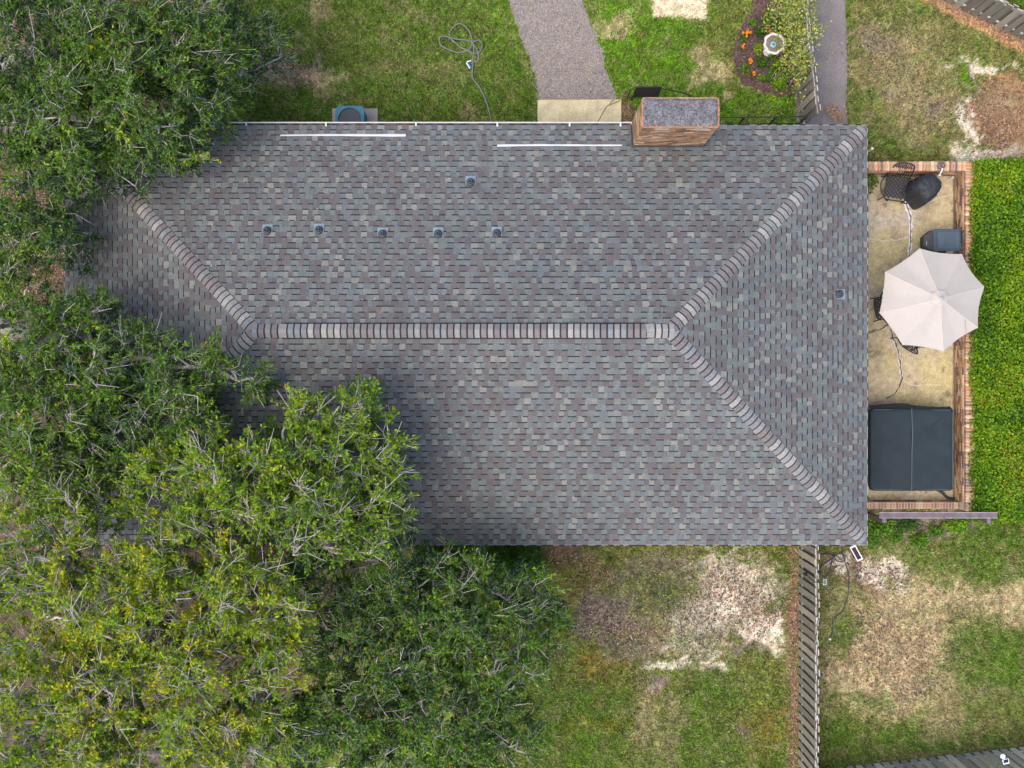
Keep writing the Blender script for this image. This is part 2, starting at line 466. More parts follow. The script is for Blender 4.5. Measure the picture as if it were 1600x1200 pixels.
GRAVEL = pxpoly([(786, -30), (797, 8), (806, 36), (816, 62), (826, 88), (836, 120), (841, 157), (964, 157), (960, 140), (950, 118), (944, 100), (943, 82), (934, 62), (924, 38), (914, 12), (900, -30)])
ASPH = pxpoly([(1225, -30), (1321, -30), (1322, 60), (1324, 120), (1321, 165), (1324, 192), (1322, 215), (1245, 215), (1240, 100)])
SLAB = pxpoly([(840, 156), (971, 155), (971, 215), (840, 215)], 0.06)
PATIO = [(7.6, -3.02), (11.38, -3.02), (11.38, 5.42), (7.6, 5.42)]
BED = pxpoly([(1190, -20), (1172, 20), (1152, 50), (1145, 80), (1148, 110), (1160, 132), (1185, 146), (1215, 150), (1240, 147), (1243, 110), (1240, 60), (1228, -20)])

g = MB().prism(densify(GRAVEL, 0.10, 0.045, 1), -0.05, 0.006); g.build('gravel_path', M['gravel'], None, kind='structure')
g = MB().prism(densify(ASPH, 0.15, 0.025, 2), -0.05, 0.008); g.build('asphalt_path', M['asphalt'], None, kind='structure')
g = MB().prism(SLAB, -0.05, 0.06); sl = g.build('concrete_slab', M['conc'], None, kind='structure', bevel=0.008)
g = MB()
for a, b in [((969, 157), (948, 166)), ((948, 166), (940, 180)), ((940, 180), (932, 194)), ((958, 156), (951, 165))]:
    pa = P3(*a, 0.06); pb = P3(*b, 0.06)
    g.tube([(pa[0], pa[1], 0.058), (pb[0], pb[1], 0.058)], 0.014, 6, (0.2, 0.14, 0.06))
g.build('crack_filler', M['col'], sl)
g = MB().prism(densify(BED, 0.11, 0.09, 3), -0.05, 0.012)
M['mulch'] = mat('bark_mulch', color=MULCH, rough=1.0, n1=(8, 0.35), n2=(45, 0.5), bump=(45, 1.0, 0.03))
bed = g.build('flower_bed', M['mulch'], None, kind='structure')


def inpoly(x, y, poly):
    r = np.zeros(x.shape, bool)
    n = len(poly)
    for i in range(n):
        x1, y1 = poly[i]; x2, y2 = poly[(i + 1) % n]
        cond = ((y1 > y) != (y2 > y)) & (x < (x2 - x1) * (y - y1) / ((y2 - y1) or 1e-9) + x1)
        r ^= cond
    return r


HOUSE = [(-9.9, -3.2), (7.8, -3.2), (7.8, 5.5), (-9.9, 5.5)]


def build_grass():
    n = 900000
    x = rng.uniform(-11.5, 13.7, n); y = rng.uniform(-10.4, 10.4, n)
    keep = np.ones(n, bool)
    for poly in (GRAVEL, ASPH, SLAB, PATIO, BED, HOUSE): keep &= ~inpoly(x, y, poly)
    keep &= ~((x > 11.3) & (y < 5.4) & (y > -3.3))
    keep &= ~((x < -1.5) & (y < -3.0)); keep &= ~((x < -7.2) & (y < 10.5))
    x = x[keep]; y = y[keep]
    c, gr = ground_colour(x, y)
    k2 = rng.random(len(x)) < (0.10 + 0.9 * gr)
    x = x[k2]; y = y[k2]; c = c[k2]; gr = gr[k2]
    n = len(x)
    L = rng.uniform(0.05, 0.11, n) * (0.6 + 0.5 * gr); w = rng.uniform(0.008, 0.018, n)
    az = rng.uniform(0, 2 * np.pi, n); lean = rng.uniform(0.5, 1.35, n)
    dx = np.cos(az); dy = np.sin(az)
    base = np.stack([x, y, np.full(n, -0.02)], -1)
    tip = base + np.stack([dx * L * np.sin(lean), dy * L * np.sin(lean), L * np.cos(lean) + 0.015], -1)
    sx = np.stack([-dy * w, dx * w, np.zeros(n)], -1)
    V = np.concatenate([base - sx, base + sx, tip], 1).reshape(-1, 3)
    Fc = np.arange(3 * n).reshape(-1, 3)
    col = c * rng.choice([0.45, 0.75, 1.0, 1.3, 1.9], (n, 1), p=[.15, .25, .25, .22, .13])
    strawy = rng.random(n) < 0.12
    col[strawy] = col[strawy] * 0.4 + np.array(DRY) * 0.6
    me = np_mesh('grass', V, Fc, col)
    o = link('grass', me, M['grass'], None, 'stuff')
    o['label'] = 'short patchy lawn grass around the house'; o['category'] = 'grass'


build_grass()


def flakes(name, x, y, z0, size, colors, material, label, cat):
    """small flat scraps: dead leaves, pebbles, straw"""
    n = len(x)
    az = rng.uniform(0, 2 * np.pi, n); L = rng.uniform(*size[0], n); W = rng.uniform(*size[1], n)
    tilt = rng.uniform(-0.5, 0.5, n)
    u = np.stack([np.cos(az), np.sin(az), tilt * 0.5], -1) * L[:, None] / 2
    v = np.stack([-np.sin(az), np.cos(az), rng.uniform(-0.5, 0.5, n)], -1) * W[:, None] / 2
    c = np.stack([x, y, np.full(n, z0) + L * 0.15 + rng.uniform(0, 0.012, n)], -1)
    V = np.stack([c - u, c - v * 1.0, c + u, c + v], 1).reshape(-1, 3)
    Fc = np.arange(4 * n).reshape(-1, 4)
    col = np.array(colors)[rng.integers(0, len(colors), n)] * rng.uniform(0.7, 1.3, (n, 1))
    o = link(name, np_mesh(name, V, Fc, col), material, None, 'stuff')
    o['label'] = label; o['category'] = cat
    return o


# fallen leaves and straw beside the fences and on the bare soil
lx = []; ly = []
for (a, b, w, n) in [((1240, 855), (1240, 1200), 9, 1500), ((1285, 860), (1285, 1200), 10, 350), ((1455, -8), (1640, 84), 11, 1500), ((1340, 1192), (1600, 1162), 8, 400),
                     ((860, 865), (960, 900), 26, 500), ((900, 960), (1040, 1000), 36, 500), ((1100, 900), (1210, 980), 40, 700), ((1330, 1000), (1450, 1040), 80, 1300),
                     ((400, 95), (490, 125), 22, 250), ((1540, 150), (1590, 220), 34, 900), ((970, 165), (985, 190), 8, 120), ((1290, 168), (1318, 186), 9, 400),
                     ((1340, 875), (1420, 915), 24, 300), ((0, 300), (90, 440), 60, 1200), ((20, 760), (250, 860), 60, 900), ((480, 960), (640, 1150), 60, 700)]:
    t = rng.random(n); q = rng.normal(0, w * 0.55, n)
    d = Vector((b[0] - a[0], b[1] - a[1])).normalized()
    gx_ = a[0] + (b[0] - a[0]) * t - d.y * q; gy_ = a[1] + (b[1] - a[1]) * t + d.x * q
    x_, y_ = P(gx_, gy_); lx.append(x_); ly.append(y_)
flakes('leaf_litter', np.concatenate(lx), np.concatenate(ly), 0.0, ((0.03, 0.075), (0.014, 0.04)),
       [(0.36, 0.22, 0.14), (0.25, 0.15, 0.10), (0.44, 0.33, 0.22), (0.17, 0.11, 0.09), (0.33, 0.19, 0.12)], M['grass'], 'dry brown leaf litter lying along the fences and on bare soil', 'leaf litter')
q = 5200
bx = rng.uniform(P(1140, 0)[0], P(1245, 0)[0], q); by = rng.uniform(P(0, 155)[1], P(0, -15)[1], q)
k = inpoly(bx, by, BED)
flakes('bark_chips', bx[k], by[k], 0.012, ((0.03, 0.09), (0.012, 0.03)), [(0.15, 0.09, 0.085), (0.07, 0.045, 0.045), (0.24, 0.16, 0.14), (0.12, 0.08, 0.085)], M['grass'], 'dark bark chips covering the flower bed', 'mulch')


lx = []; ly = []
for (a, b, w, n) in [((1110, 890), (1215, 970), 42, 700), ((900, 950), (1010, 1000), 34, 700), ((1010, 900), (1120, 1010), 50, 900), ((1290, 880), (1420, 910), 22, 400), ((1350, 950), (1450, 1080), 70, 900), ((1520, 120), (1560, 235), 22, 300), ((1340, 40), (1500, 200), 60, 900), ((860, 1000), (1230, 1160), 90, 700)]:
    t = rng.random(n); q = rng.normal(0, w * 0.55, n)
    d = Vector((b[0] - a[0], b[1] - a[1])).normalized()
    x_, y_ = P(a[0] + (b[0] - a[0]) * t - d.y * q, a[1] + (b[1] - a[1]) * t + d.x * q); lx.append(x_); ly.append(y_)
flakes('soil_crumbs', np.concatenate(lx), np.concatenate(ly), 0.0, ((0.025, 0.07), (0.02, 0.05)), [(0.10, 0.08, 0.075), (0.07, 0.06, 0.055), (0.15, 0.12, 0.10), (0.36, 0.30, 0.24)], M['grass'], 'dark soil crumbs and dead thatch scattered over the worn lawn', 'soil')


def pebbles(name, poly, n, z, colors, label, size=(0.012, 0.028)):
    pa = np.array(poly)
    x = rng.uniform(pa[:, 0].min(), pa[:, 0].max(), n); y = rng.uniform(pa[:, 1].min(), pa[:, 1].max(), n)
    k = inpoly(x, y, poly) & (np.abs(y) < 10.3); x = x[k]; y = y[k]; n = len(x)
    r = rng.uniform(*size, n); a0 = rng.uniform(0, 6.28, n)
    vs = []
    for j in range(4):
        a = a0 + j * 1.571
        rr = r * rng.uniform(0.7, 1.2, n)
        vs.append(np.stack([x + np.cos(a) * rr, y + np.sin(a) * rr, np.full(n, z)], -1))
    vs.append(np.stack([x + rng.normal(0, 0.003, n), y + rng.normal(0, 0.003, n), z + r * 0.7], -1))
    V = np.stack(vs, 1).reshape(-1, 3)
    o5 = np.arange(n)[:, None] * 5
    Fc = np.concatenate([o5 + np.array(t) for t in ((0, 1, 4), (1, 2, 4), (2, 3, 4), (3, 0, 4))], 0)
    c = np.array(colors)[rng.integers(0, len(colors), n)] * rng.uniform(0.8, 1.2, (n, 1))
    o = link(name, np_mesh(name, V, Fc, np.tile(c, (4, 1))), M['grass'], None, 'stuff')
    o['label'] = label; o['category'] = 'gravel'


pebbles('gravel', GRAVEL, 11000, 0.004, [(0.25, 0.22, 0.20), (0.36, 0.32, 0.28), (0.15, 0.14, 0.145), (0.31, 0.26, 0.20), (0.21, 0.195, 0.21)], 'loose brown grey gravel on the curved path')

# ------------------------------------------------------------------ the house
XL, XR, YN, YS, ZE = -10.42, 8.28, 6.03, -3.746, 2.65
HALF = (YN - YS) / 2
YR = (YN + YS) / 2
RISE = 1.95
SLP = math.hypot(HALF, RISE)
cP, sP = HALF / SLP, RISE / SLP
house = thing('house', 'single storey house with large hipped grey shingle roof and brick chimney', 'house', (-1.07, YR, 0))
HL = Vector(house.location)
wl = MB()
WX0, WX1, WY0, WY1 = -9.95, 7.8, -3.25, 5.52
wl.box(WX0, WX1, WY0, WY1, 0, ZE - 0.02, (0.26, 0.15, 0.1))
wl.build('wall', M['wallbrick'], house)
deck = MB()
r0, r1 = XL + HALF, XR - HALF
dv = [(XL, YS, ZE - 0.16), (XR, YS, ZE - 0.16), (XR, YN, ZE - 0.16), (XL, YN, ZE - 0.16), (XL, YS, ZE - 0.004), (XR, YS, ZE - 0.004), (XR, YN, ZE - 0.004), (XL, YN, ZE - 0.004), (r0, YR, ZE + RISE - 0.004), (r1, YR, ZE + RISE - 0.004)]
deck.add(dv, [(3, 2, 1, 0), (0, 1, 5, 4), (1, 2, 6, 5), (2, 3, 7, 6), (3, 0, 4, 7), (4, 5, 9, 8), (6, 7, 8, 9), (5, 6, 9), (7, 4, 8)], (0.05, 0.05, 0.055))
roof = deck.build('roof', M['col'], house)
# metal drip edge on the eaves without a gutter
de = MB()
for (x0, x1, y0, y1) in [(XL - 0.012, XR + 0.012, YS - 0.012, YS), (XR, XR + 0.012, YS, YN), (XL - 0.012, XL, YS, YN), (4.44, XR + 0.012, YN, YN + 0.012)]:
    de.box(x0, x1, y0, y1, ZE - 0.15, ZE + 0.004, (0.42, 0.40, 0.39))
de.build('drip_edge', M['col'], house)

SLOPES = {
    'N': (Vector((XL, YN, ZE)), Vector((1, 0, 0)), Vector((0, -cP, sP)), Vector((0, sP, cP)), XR - XL),
    'S': (Vector((XL, YS, ZE)), Vector((1, 0, 0)), Vector((0, cP, sP)), Vector((0, -sP, cP)), XR - XL),
    'E': (Vector((XR, YS, ZE)), Vector((0, 1, 0)), Vector((-cP, 0, sP)), Vector((sP, 0, cP)), YN - YS),
    'W': (Vector((XL, YS, ZE)), Vector((0, 1, 0)), Vector((cP, 0, sP)), Vector((-sP, 0, cP)), YN - YS),
}
PAL = [((0.108, 0.102, 0.108), 0.34), ((0.118, 0.134, 0.141), 0.28), ((0.134, 0.150, 0.148), 0.20), ((0.176, 0.183, 0.170), 0.08), ((0.117, 0.109, 0.108), 0.10)]
PALC = [p[0] for p in PAL]; PALW = [p[1] for p in PAL]
WID = [0.09, 0.115, 0.135, 0.155, 0.18]
NC = 37
EX = SLP / NC
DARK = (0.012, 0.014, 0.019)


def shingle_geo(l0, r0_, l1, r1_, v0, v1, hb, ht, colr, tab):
    """one exposed shingle piece in slope coordinates (u, v, n): granule top, dark lip of the butt and its shadow line, side faces"""
    shadow_lip = 0.026 if tab else 0.004  # tab edge widened to paint in the shadow line below it
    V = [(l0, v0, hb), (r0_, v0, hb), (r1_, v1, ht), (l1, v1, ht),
         (l0 + .001, v0 - shadow_lip, hb - 0.004), (r0_ - .001, v0 - shadow_lip, hb - 0.004), (l0, v0 - shadow_lip, -0.002), (r0_, v0 - shadow_lip, -0.002)]
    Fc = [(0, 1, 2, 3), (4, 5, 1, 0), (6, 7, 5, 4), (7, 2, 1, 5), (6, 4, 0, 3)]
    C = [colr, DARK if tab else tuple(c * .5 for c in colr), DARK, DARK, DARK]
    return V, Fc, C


cand = []      # pieces that may become single objects
field = MB()
for key, (O, U, Vd, Nn, LEN) in SLOPES.items():
    r = random.Random(hash(key) % 1000 if False else {'N': 1, 'S': 2, 'E': 3, 'W': 4}[key])
    for i in range(NC):
        v0 = i * EX; v1 = min(v0 + EX + 0.02, SLP)
        in0 = v0 * cP; in1 = v1 * cP
        u = in0 - r.uniform(0, 0.2)
        tab = r.random() < 0.5; prev = 0
        while u < LEN - in0:
            wi = r.choices(range(5), (0.10, 0.24, 0.34, 0.22, 0.10))[0]
            w = WID[wi]
            ci = r.choices(range(5), (0.15, 0.34, 0.32, 0.13, 0.06) if tab else (0.50, 0.24, 0.09, 0.02, 0.15))[0]
            prev = ci
            # courses drift in tone as real bundles do
            a0 = min(max(u, in0), LEN - in0); b0 = min(max(u + w - 0.003, in0), LEN - in0)
            a1 = min(max(u, in1), LEN - in1); b1 = min(max(u + w - 0.003, in1), LEN - in1)
            band = False
            hb = 0.014 if tab else 0.008
            clipped = (a0 != u or a1 != u or b0 != u + w - 0.003 or b1 != u + w - 0.003)
            if b0 - a0 > 0.002 or b1 - a1 > 0.002:
                cand.append((key, i, u, wi, ci, band, tab, clipped, (a0, b0, a1, b1, v0, v1, hb)))
            u += w
            if r.random() < 0.9: tab = not tab


def visible_score(cd):
    key, i, u, wi, ci, band, tab, clipped, g_ = cd
    if clipped or i >= NC - 1 or i < 1: return -1
    O, U, Vd, Nn, LEN = SLOPES[key]
    p = O + U * (u + WID[wi] / 2) + Vd * (i * EX + EX / 2)
    sc = F / (H - p.z)
    px = 800 + p.x * sc; py = 600 - p.y * sc
    if px < 700: return -1
    if abs(py - 518) < 30: return -1
    # not below the chimney, the hip caps, pipes or the strips lying on the roof
    ins = LEN / 2 - abs(u + WID[wi] / 2 - LEN / 2) - i * EX * cP
    if ins < 0.5: return -1
    if 1.5 < p.x < 5.2 and p.y > 4.8: return -1
    if p.y > 5.2: return -1
    return WID[wi] * sc * sc * EX


order = sorted(range(len(cand)), key=lambda n_: -visible_score(cand[n_]))
single = set(order[:300])
mcache = {}
NEARCAP = set()
for n_, cd in enumerate(cand):
    key, i, u, wi, ci, band, tab, clipped, (a0, b0, a1, b1, v0, v1, hb) = cd
    O, U, Vd, Nn, LEN = SLOPES[key]
    if n_ in single:
        mk = (wi, ci, band, tab)
        if mk not in mcache:
            w = WID[wi] - 0.003
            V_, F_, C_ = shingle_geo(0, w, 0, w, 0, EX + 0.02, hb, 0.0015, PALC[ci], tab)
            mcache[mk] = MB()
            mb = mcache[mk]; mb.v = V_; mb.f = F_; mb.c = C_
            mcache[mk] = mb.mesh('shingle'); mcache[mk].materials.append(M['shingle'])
        o = bpy.data.objects.new('shingle', mcache[mk]); COL.objects.link(o)
        o.parent = roof
        loc = O + U * u + Vd * v0 - HL
        o.matrix_local = Matrix(((U.x, Vd.x, Nn.x, loc.x), (U.y, Vd.y, Nn.y, loc.y), (U.z, Vd.z, Nn.z, loc.z), (0, 0, 0, 1))) if U.cross(Vd).dot(Nn) > 0 else Matrix.Translation(loc) @ Matrix(((U.x, Vd.x, Nn.x, 0), (U.y, Vd.y, Nn.y, 0), (U.z, Vd.z, Nn.z, 0), (0, 0, 0, 1)))
    else:
        jit = 1 + ((n_ * 7919) % 101 / 100 - 0.5) * 0.22
        colr = tuple(c * jit for c in PALC[ci])
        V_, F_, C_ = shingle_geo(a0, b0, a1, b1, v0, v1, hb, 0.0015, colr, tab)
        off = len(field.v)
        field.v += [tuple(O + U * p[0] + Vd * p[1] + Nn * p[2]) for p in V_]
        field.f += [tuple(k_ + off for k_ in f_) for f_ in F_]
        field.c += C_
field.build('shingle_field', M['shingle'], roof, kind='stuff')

# hip and ridge caps: one object each
CAPC = [(0.150, 0.138, 0.146), (0.180, 0.184, 0.190), (0.215, 0.216, 0.217), (0.270, 0.264, 0.256), (0.165, 0.150, 0.152), (0.170, 0.190, 0.206)]
CAPW = [0.28, 0.2, 0.2, 0.13, 0.11, 0.08]


def cap_mesh(colr, drop, width=0.15, lift=0.0, plain=False):
    mb = MB()
    ys = [-width, -width * 0.66, -width * 0.25, width * 0.25, width * 0.66, width]
    def prof(y, h): return h - drop * max(0, abs(y) - 0.02) - 0.12 * drop * abs(y) / width * 0.2
    xs = [(0.0, 0.026), (0.108, 0.018), (0.146, 0.015), (0.19, 0.010)]
    V_ = []
    for x, h in xs:
        for y in ys: V_.append((x + 0.30 * (y * y), y, prof(y, h) + lift))
    n = len(ys)
    for a in range(3):
        for b in range(n - 1):
            mb.add([V_[a * n + b], V_[a * n + b + 1], V_[(a + 1) * n + b + 1], V_[(a + 1) * n + b]], [(0, 3, 2, 1)], colr if (a == 0 or plain) else tuple(c * 0.16 for c in colr))  # upper end darkened: lapped granules plus the painted shadow of the next cap
    for b in range(n - 1):      # thick dark butt edge
        p, q_ = V_[b], V_[b + 1]
        mb.add([p, q_, (q_[0], q_[1], q_[2] - 0.024), (p[0], p[1], p[2] - 0.024)], [(0, 1, 2, 3)], DARK)
    for b in (0, n - 1):
        for a in range(3):
            p, q_ = V_[a * n + b], V_[(a + 1) * n + b]
            mb.add([p, q_, (q_[0], q_[1], q_[2] - 0.02), (p[0], p[1], p[2] - 0.02)], [(0, 1, 2, 3)], DARK)
    me = mb.mesh('ridge_cap'); me.materials.append(M['shingle'])
    return me


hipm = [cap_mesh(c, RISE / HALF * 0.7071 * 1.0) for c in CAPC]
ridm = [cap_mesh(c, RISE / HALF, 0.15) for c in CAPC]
rc = random.Random(12)


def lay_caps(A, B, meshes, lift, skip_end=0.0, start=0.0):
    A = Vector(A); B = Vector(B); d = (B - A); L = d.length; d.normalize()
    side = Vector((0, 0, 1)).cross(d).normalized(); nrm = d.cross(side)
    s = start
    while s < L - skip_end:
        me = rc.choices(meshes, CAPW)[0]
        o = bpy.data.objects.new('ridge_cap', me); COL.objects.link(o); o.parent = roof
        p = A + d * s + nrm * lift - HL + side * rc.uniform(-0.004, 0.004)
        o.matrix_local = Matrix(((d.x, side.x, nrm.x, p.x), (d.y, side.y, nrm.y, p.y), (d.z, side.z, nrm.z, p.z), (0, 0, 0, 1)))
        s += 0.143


apE = (r1, YR, ZE + RISE); apW = (r0, YR, ZE + RISE)
for cx, cy, ap in ((XR, YN, apE), (XR, YS, apE), (XL, YN, apW), (XL, YS, apW)):
    lay_caps((cx, cy, ZE), ap, hipm, 0.004, 0.05, 0.14)
VX0, VX1 = P(440, 518, 4.6)[0], P(1010, 518, 4.6)[0]
lay_caps((r0 - 0.06, YR, ZE + RISE + 0.012), (VX0 - 0.02, YR, ZE + RISE + 0.012), ridm, 0.0)
lay_caps((VX0, YR, ZE + RISE + 0.045), (VX1, YR, ZE + RISE + 0.045), ridm, 0.0)
lay_caps((r1 + 0.10, YR, ZE + RISE + 0.012), (VX1 + 0.03, YR, ZE + RISE + 0.012), ridm, 0.0)
lay_caps((VX1 + 0.17, YR, ZE + RISE + 0.050), (VX1 + 0.10, YR, ZE + RISE + 0.050), [cap_mesh(CAPC[2], RISE / HALF, 0.152, plain=True)] * 6, 0.0)
rv = MB()
VX1 = VX0 + 0.143 * math.ceil((VX1 - VX0) / 0.143) + 0.01
pr = [(-0.175, -0.06), (-0.175, -0.028), (0, 0.042), (0.175, -0.028), (0.175, -0.06)]
V_ = [(x, YR + a, ZE + RISE + b) for x in (VX0, VX1) for a, b in pr]
rv.add(V_, [(0, 1, 6, 5), (1, 2, 7, 6), (2, 3, 8, 7), (3, 4, 9, 8), (0, 4, 3, 2, 1), (5, 6, 7, 8, 9)], (0.012, 0.012, 0.014))
rv.build('ridge_vent', M['col'], roof)

# plumbing vents
for vi, (px, py, sl_) in enumerate([(416, 360, 'N'), (497, 359, 'N'), (597, 365, 'N'), (684, 365, 'N'), (776, 364, 'N'), (735, 284, 'N'), (1313, 459, 'E')]):
    O, U, Vd, Nn, LEN = SLOPES[sl_]
    z = 3.3
    for _ in range(12):
        x, y = P(px, py, z)
        if sl_ == 'N': z = ZE + (YN - y) * RISE / HALF
        else: z = ZE + (XR - x) * RISE / HALF
        z += 0.10
    z -= 0.10
    c = Vector((x, y, z)); dn = -Vd
    fl = MB()
    mt = Matrix(((U.x, dn.x, Nn.x, c.x), (U.y, dn.y, Nn.y, c.y), (U.z, dn.z, Nn.z, c.z), (0, 0, 0, 1)))
    fl.box(-0.115, 0.115, -0.06, 0.16, 0.012, 0.019, (0.20, 0.26, 0.31), mtx=mt)
    ve = fl.build('roof_vent', M['flange'], house)
    k = MB().lathe(c, [(0.098, -0.05), (0.098, 0.045), (0.078, 0.085), (0.052, 0.09), (0.052, 0.03), (0.0, 0.03)], 20, (0.03, 0.035, 0.045))
    k.build('collar', M['darkmetal'], ve, smooth=False)
    k = MB().lathe(c, [(0.036, 0.0), (0.036, 0.19), (0.028, 0.19), (0.028, 0.06), (0, 0.06)], 16, (0.10, 0.13, 0.16))
    k.build('pipe', M['col'], ve)

# gutter
gx0, gx1 = XL - 0.01, 2.79
gt = MB()
gy0, gy1, gz0, gz1 = YN + 0.002, YN + 0.056, ZE - 0.10, ZE - 0.012
gt.box(gx0, gx1, gy1 + .006, gy1 + 0.024, gz0, gz1 + 0.02)
gt.box(gx0, gx1, gy0 - 0.001, gy0 + 0.006, gz0, gz1)
gt.box(gx1, gx1 + 0.005, gy0, gy1 + 0.026, gz0, gz1 + 0.02)
gt.box(gx0 - 0.005, gx0, gy0, gy1 + 0.026, gz0, gz1 + 0.02)
gut = gt.build('gutter', M['white'], house)
MB().box(gx0, gx1, gy0 + .007, gy1 - .001, gz0 - 0.004, gz0 + .01, (0.09, 0.085, 0.085)).build('gutter_floor', M['col'], gut)
for px in (140, 262, 385, 509.5, 650, 777, 890, 969.5):
    xx = P(px, 195, ZE)[0]
    MB().box(xx - 0.018, xx + 0.018, YN - 0.06, gy1 + 0.02, gz1 + 0.021, gz1 + 0.030).build('bracket', M['white'], gut)
gl = MB()
for _ in range(170):
    xx = rnd.choice([rnd.uniform(*[P(p_, 0, ZE)[0] for p_ in (548, 640)]), rnd.uniform(gx0, gx1)]); yy = rnd.uniform(gy0 + 0.01, gy1 - 0.01); zz = gz0 + rnd.uniform(0.03, 0.07); a = rnd.uniform(0, 3.14)
    l_ = rnd.uniform(0.02, 0.05); w_ = 0.012
    u_ = Vector((math.cos(a), math.sin(a) * 0.5, 0.1)) * l_; v_ = Vector((-math.sin(a), math.cos(a), 0.2)) * w_
    c_ = Vector((xx, yy, zz))
    gl.add([c_ - u_, c_ - v_, c_ + u_, c_ + v_], [(0, 1, 2, 3)], rnd.choice([(0.28, 0.15, 0.10), (0.18, 0.09, 0.08), (0.36, 0.25, 0.16)]))
gl.build('gutter_debris', M['grass'], gut, kind='stuff')
MB().box(XL + 0.02, gx1, YN - 0.03, YN + 0.0015, ZE - 0.15, ZE - 0.006).build('fascia', M['white'], house)

# chimney: every brick of the two faces in view is an object
CX0, CX1, CY0, CY1, CZ = 2.806, 4.42, 5.516, 6.12, 4.70
chm = MB().box(CX0 + 0.012, CX1 - 0.012, CY0 + 0.012, CY1 - 0.012, 0, CZ - 0.03, (0.36, 0.27, 0.19))
chim = chm.build('chimney', M['mortar'], house)
BRC = [(0.47, 0.27, 0.17), (0.36, 0.21, 0.155), (0.55, 0.37, 0.25), (0.24, 0.15, 0.125), (0.64, 0.49, 0.36), (0.40, 0.30, 0.21), (0.17, 0.125, 0.135), (0.47, 0.23, 0.13)]
BRC = [(a_ * .88, b_ * .84, c_ * .76) for a_, b_, c_ in BRC] + [(0.30, 0.175, 0.10), (0.24, 0.14, 0.09), (0.36, 0.225, 0.13), (0.15, 0.095, 0.07), (0.50, 0.38, 0.26), (0.27, 0.18, 0.11), (0.11, 0.08, 0.075), (0.38, 0.17, 0.08)]


def brick_mesh(lx_, ly_, lz_, colr):
    mb = MB().box(-lx_ / 2, lx_ / 2, -ly_ / 2, ly_ / 2, -lz_ / 2, lz_ / 2, colr)
    me = mb.mesh('brick'); me.materials.append(M['brick'])
    return me


bm_cache = {}


def put_brick(parent, root, c, dims, rot, ci):
    k_ = (tuple(round(d_, 3) for d_ in dims), ci)
    if k_ not in bm_cache: bm_cache[k_] = brick_mesh(*dims, BRC[ci])
    o = bpy.data.objects.new('brick', bm_cache[k_]); COL.objects.link(o); o.parent = parent
    o.location = Vector(c) - root; o.rotation_euler = (rnd.uniform(-.01, .01), rnd.uniform(-.01, .01), rot + rnd.uniform(-.012, .012))
    return o


def brick_run(A, B, z0, z1, nrm, course=0.0725, blen=0.215, proud=0.006):
    """yield (centre, dims, rot) of running-bond bricks on the face from A to B"""
    A = Vector((A[0], A[1], 0)); B = Vector((B[0], B[1], 0)); d = B - A; L = d.length; d.normalize()
    rot = math.atan2(d.y, d.x); i = 0; z = z0
    while z + course <= z1 + 0.001:
        s = -blen / 2 if i % 2 else 0.0
        while s < L - 0.02:
            a = max(s, 0.0); b = min(s + blen, L)
            if b - a > 0.04:
                c = A + d * ((a + b) / 2) + Vector(nrm) * (-0.02 + proud + rnd.uniform(-0.003, 0.004))
                yield (c.x, c.y, z + course / 2), (b - a - 0.011, 0.05, course - 0.011), rot
            s += blen
        z += course; i += 1


stuffb = MB()


def stuff_brick(mb, c, dims, rot, ci):
    mt = Matrix.Translation(Vector(c)) @ Matrix.Rotation(rot, 4, 'Z')
    mb.box(-dims[0] / 2, dims[0] / 2, -dims[1] / 2, dims[1] / 2, -dims[2] / 2, dims[2] / 2, BRC[ci], mtx=mt)


ncb = 0
for c, dm, rot in brick_run((CX0, CY0), (CX1, CY0), 2.89, CZ - 0.12, (0, -1, 0)):
    put_brick(chim, HL, c, dm, rot, 8 + rnd.choices(range(8), (4, 3, 3, 3, 3, 3, 2, 2))[0]); ncb += 1
for c, dm, rot in brick_run((CX0, CY1), (CX0, CY0), 1.3, CZ - 0.12, (-1, 0, 0)):
    ci = 8 + rnd.choices(range(8), (4, 3, 3, 3, 3, 3, 2, 2))[0]
    if c[2] > 2.75 and ncb < 300: put_brick(chim, HL, c, dm, rot, ci); ncb += 1
    else: stuff_brick(stuffb, c, dm, rot, ci)
for A, B, n_, z0 in (((CX1, CY0), (CX1, CY1), (1, 0, 0), 0.0), ((CX1, CY1), (CX0, CY1), (0, 1, 0), 0.0)):
    for c, dm, rot in brick_run(A, B, z0, CZ - 0.12, n_): stuff_brick(stuffb, c, dm, rot, 8 + rnd.randrange(8))
stuffb.build('brickwork', M['brick'], chim, kind='stuff')
# corbelled top course: orange rim bricks, then the rough mortar crown
tb = [((CX0, CY0), (CX1, CY0), (0, -1, 0)), ((CX0, CY1), (CX0, CY0), (-1, 0, 0)), ((CX1, CY0), (CX1, CY1), (1, 0, 0)), ((CX1, CY1), (CX0, CY1), (0, 1, 0))]
for A, B, n_ in tb:
    for c, dm, rot in brick_run(A, B, CZ - 0.10, CZ - 0.027, n_, proud=0.016):
        put_brick(chim, HL, c, dm, rot, rnd.choice((0, 7, 7)))
cr = MB()
nx_, ny_ = 26, 10
gv = []
for j in range(ny_ + 1):
    for i in range(nx_ + 1):
        x = CX0 + 0.004 + (CX1 - CX0 - 0.008) * i / nx_; y = CY0 + 0.004 + (CY1 - CY0 - 0.008) * j / ny_
        e = min(i, nx_ - i, j, ny_ - j)
        if e == 0: x += rnd.uniform(-.012, .006) * (1 if i in (0, nx_) else 0); y += rnd.uniform(-.012, .006) * (1 if j in (0, ny_) else 0)
        gv.append((x, y, CZ - 0.022 + (0.028 if e > 0 else 0.0) + 0.018 * min(e, 3) / 3 + rnd.uniform(-.006, .006)))
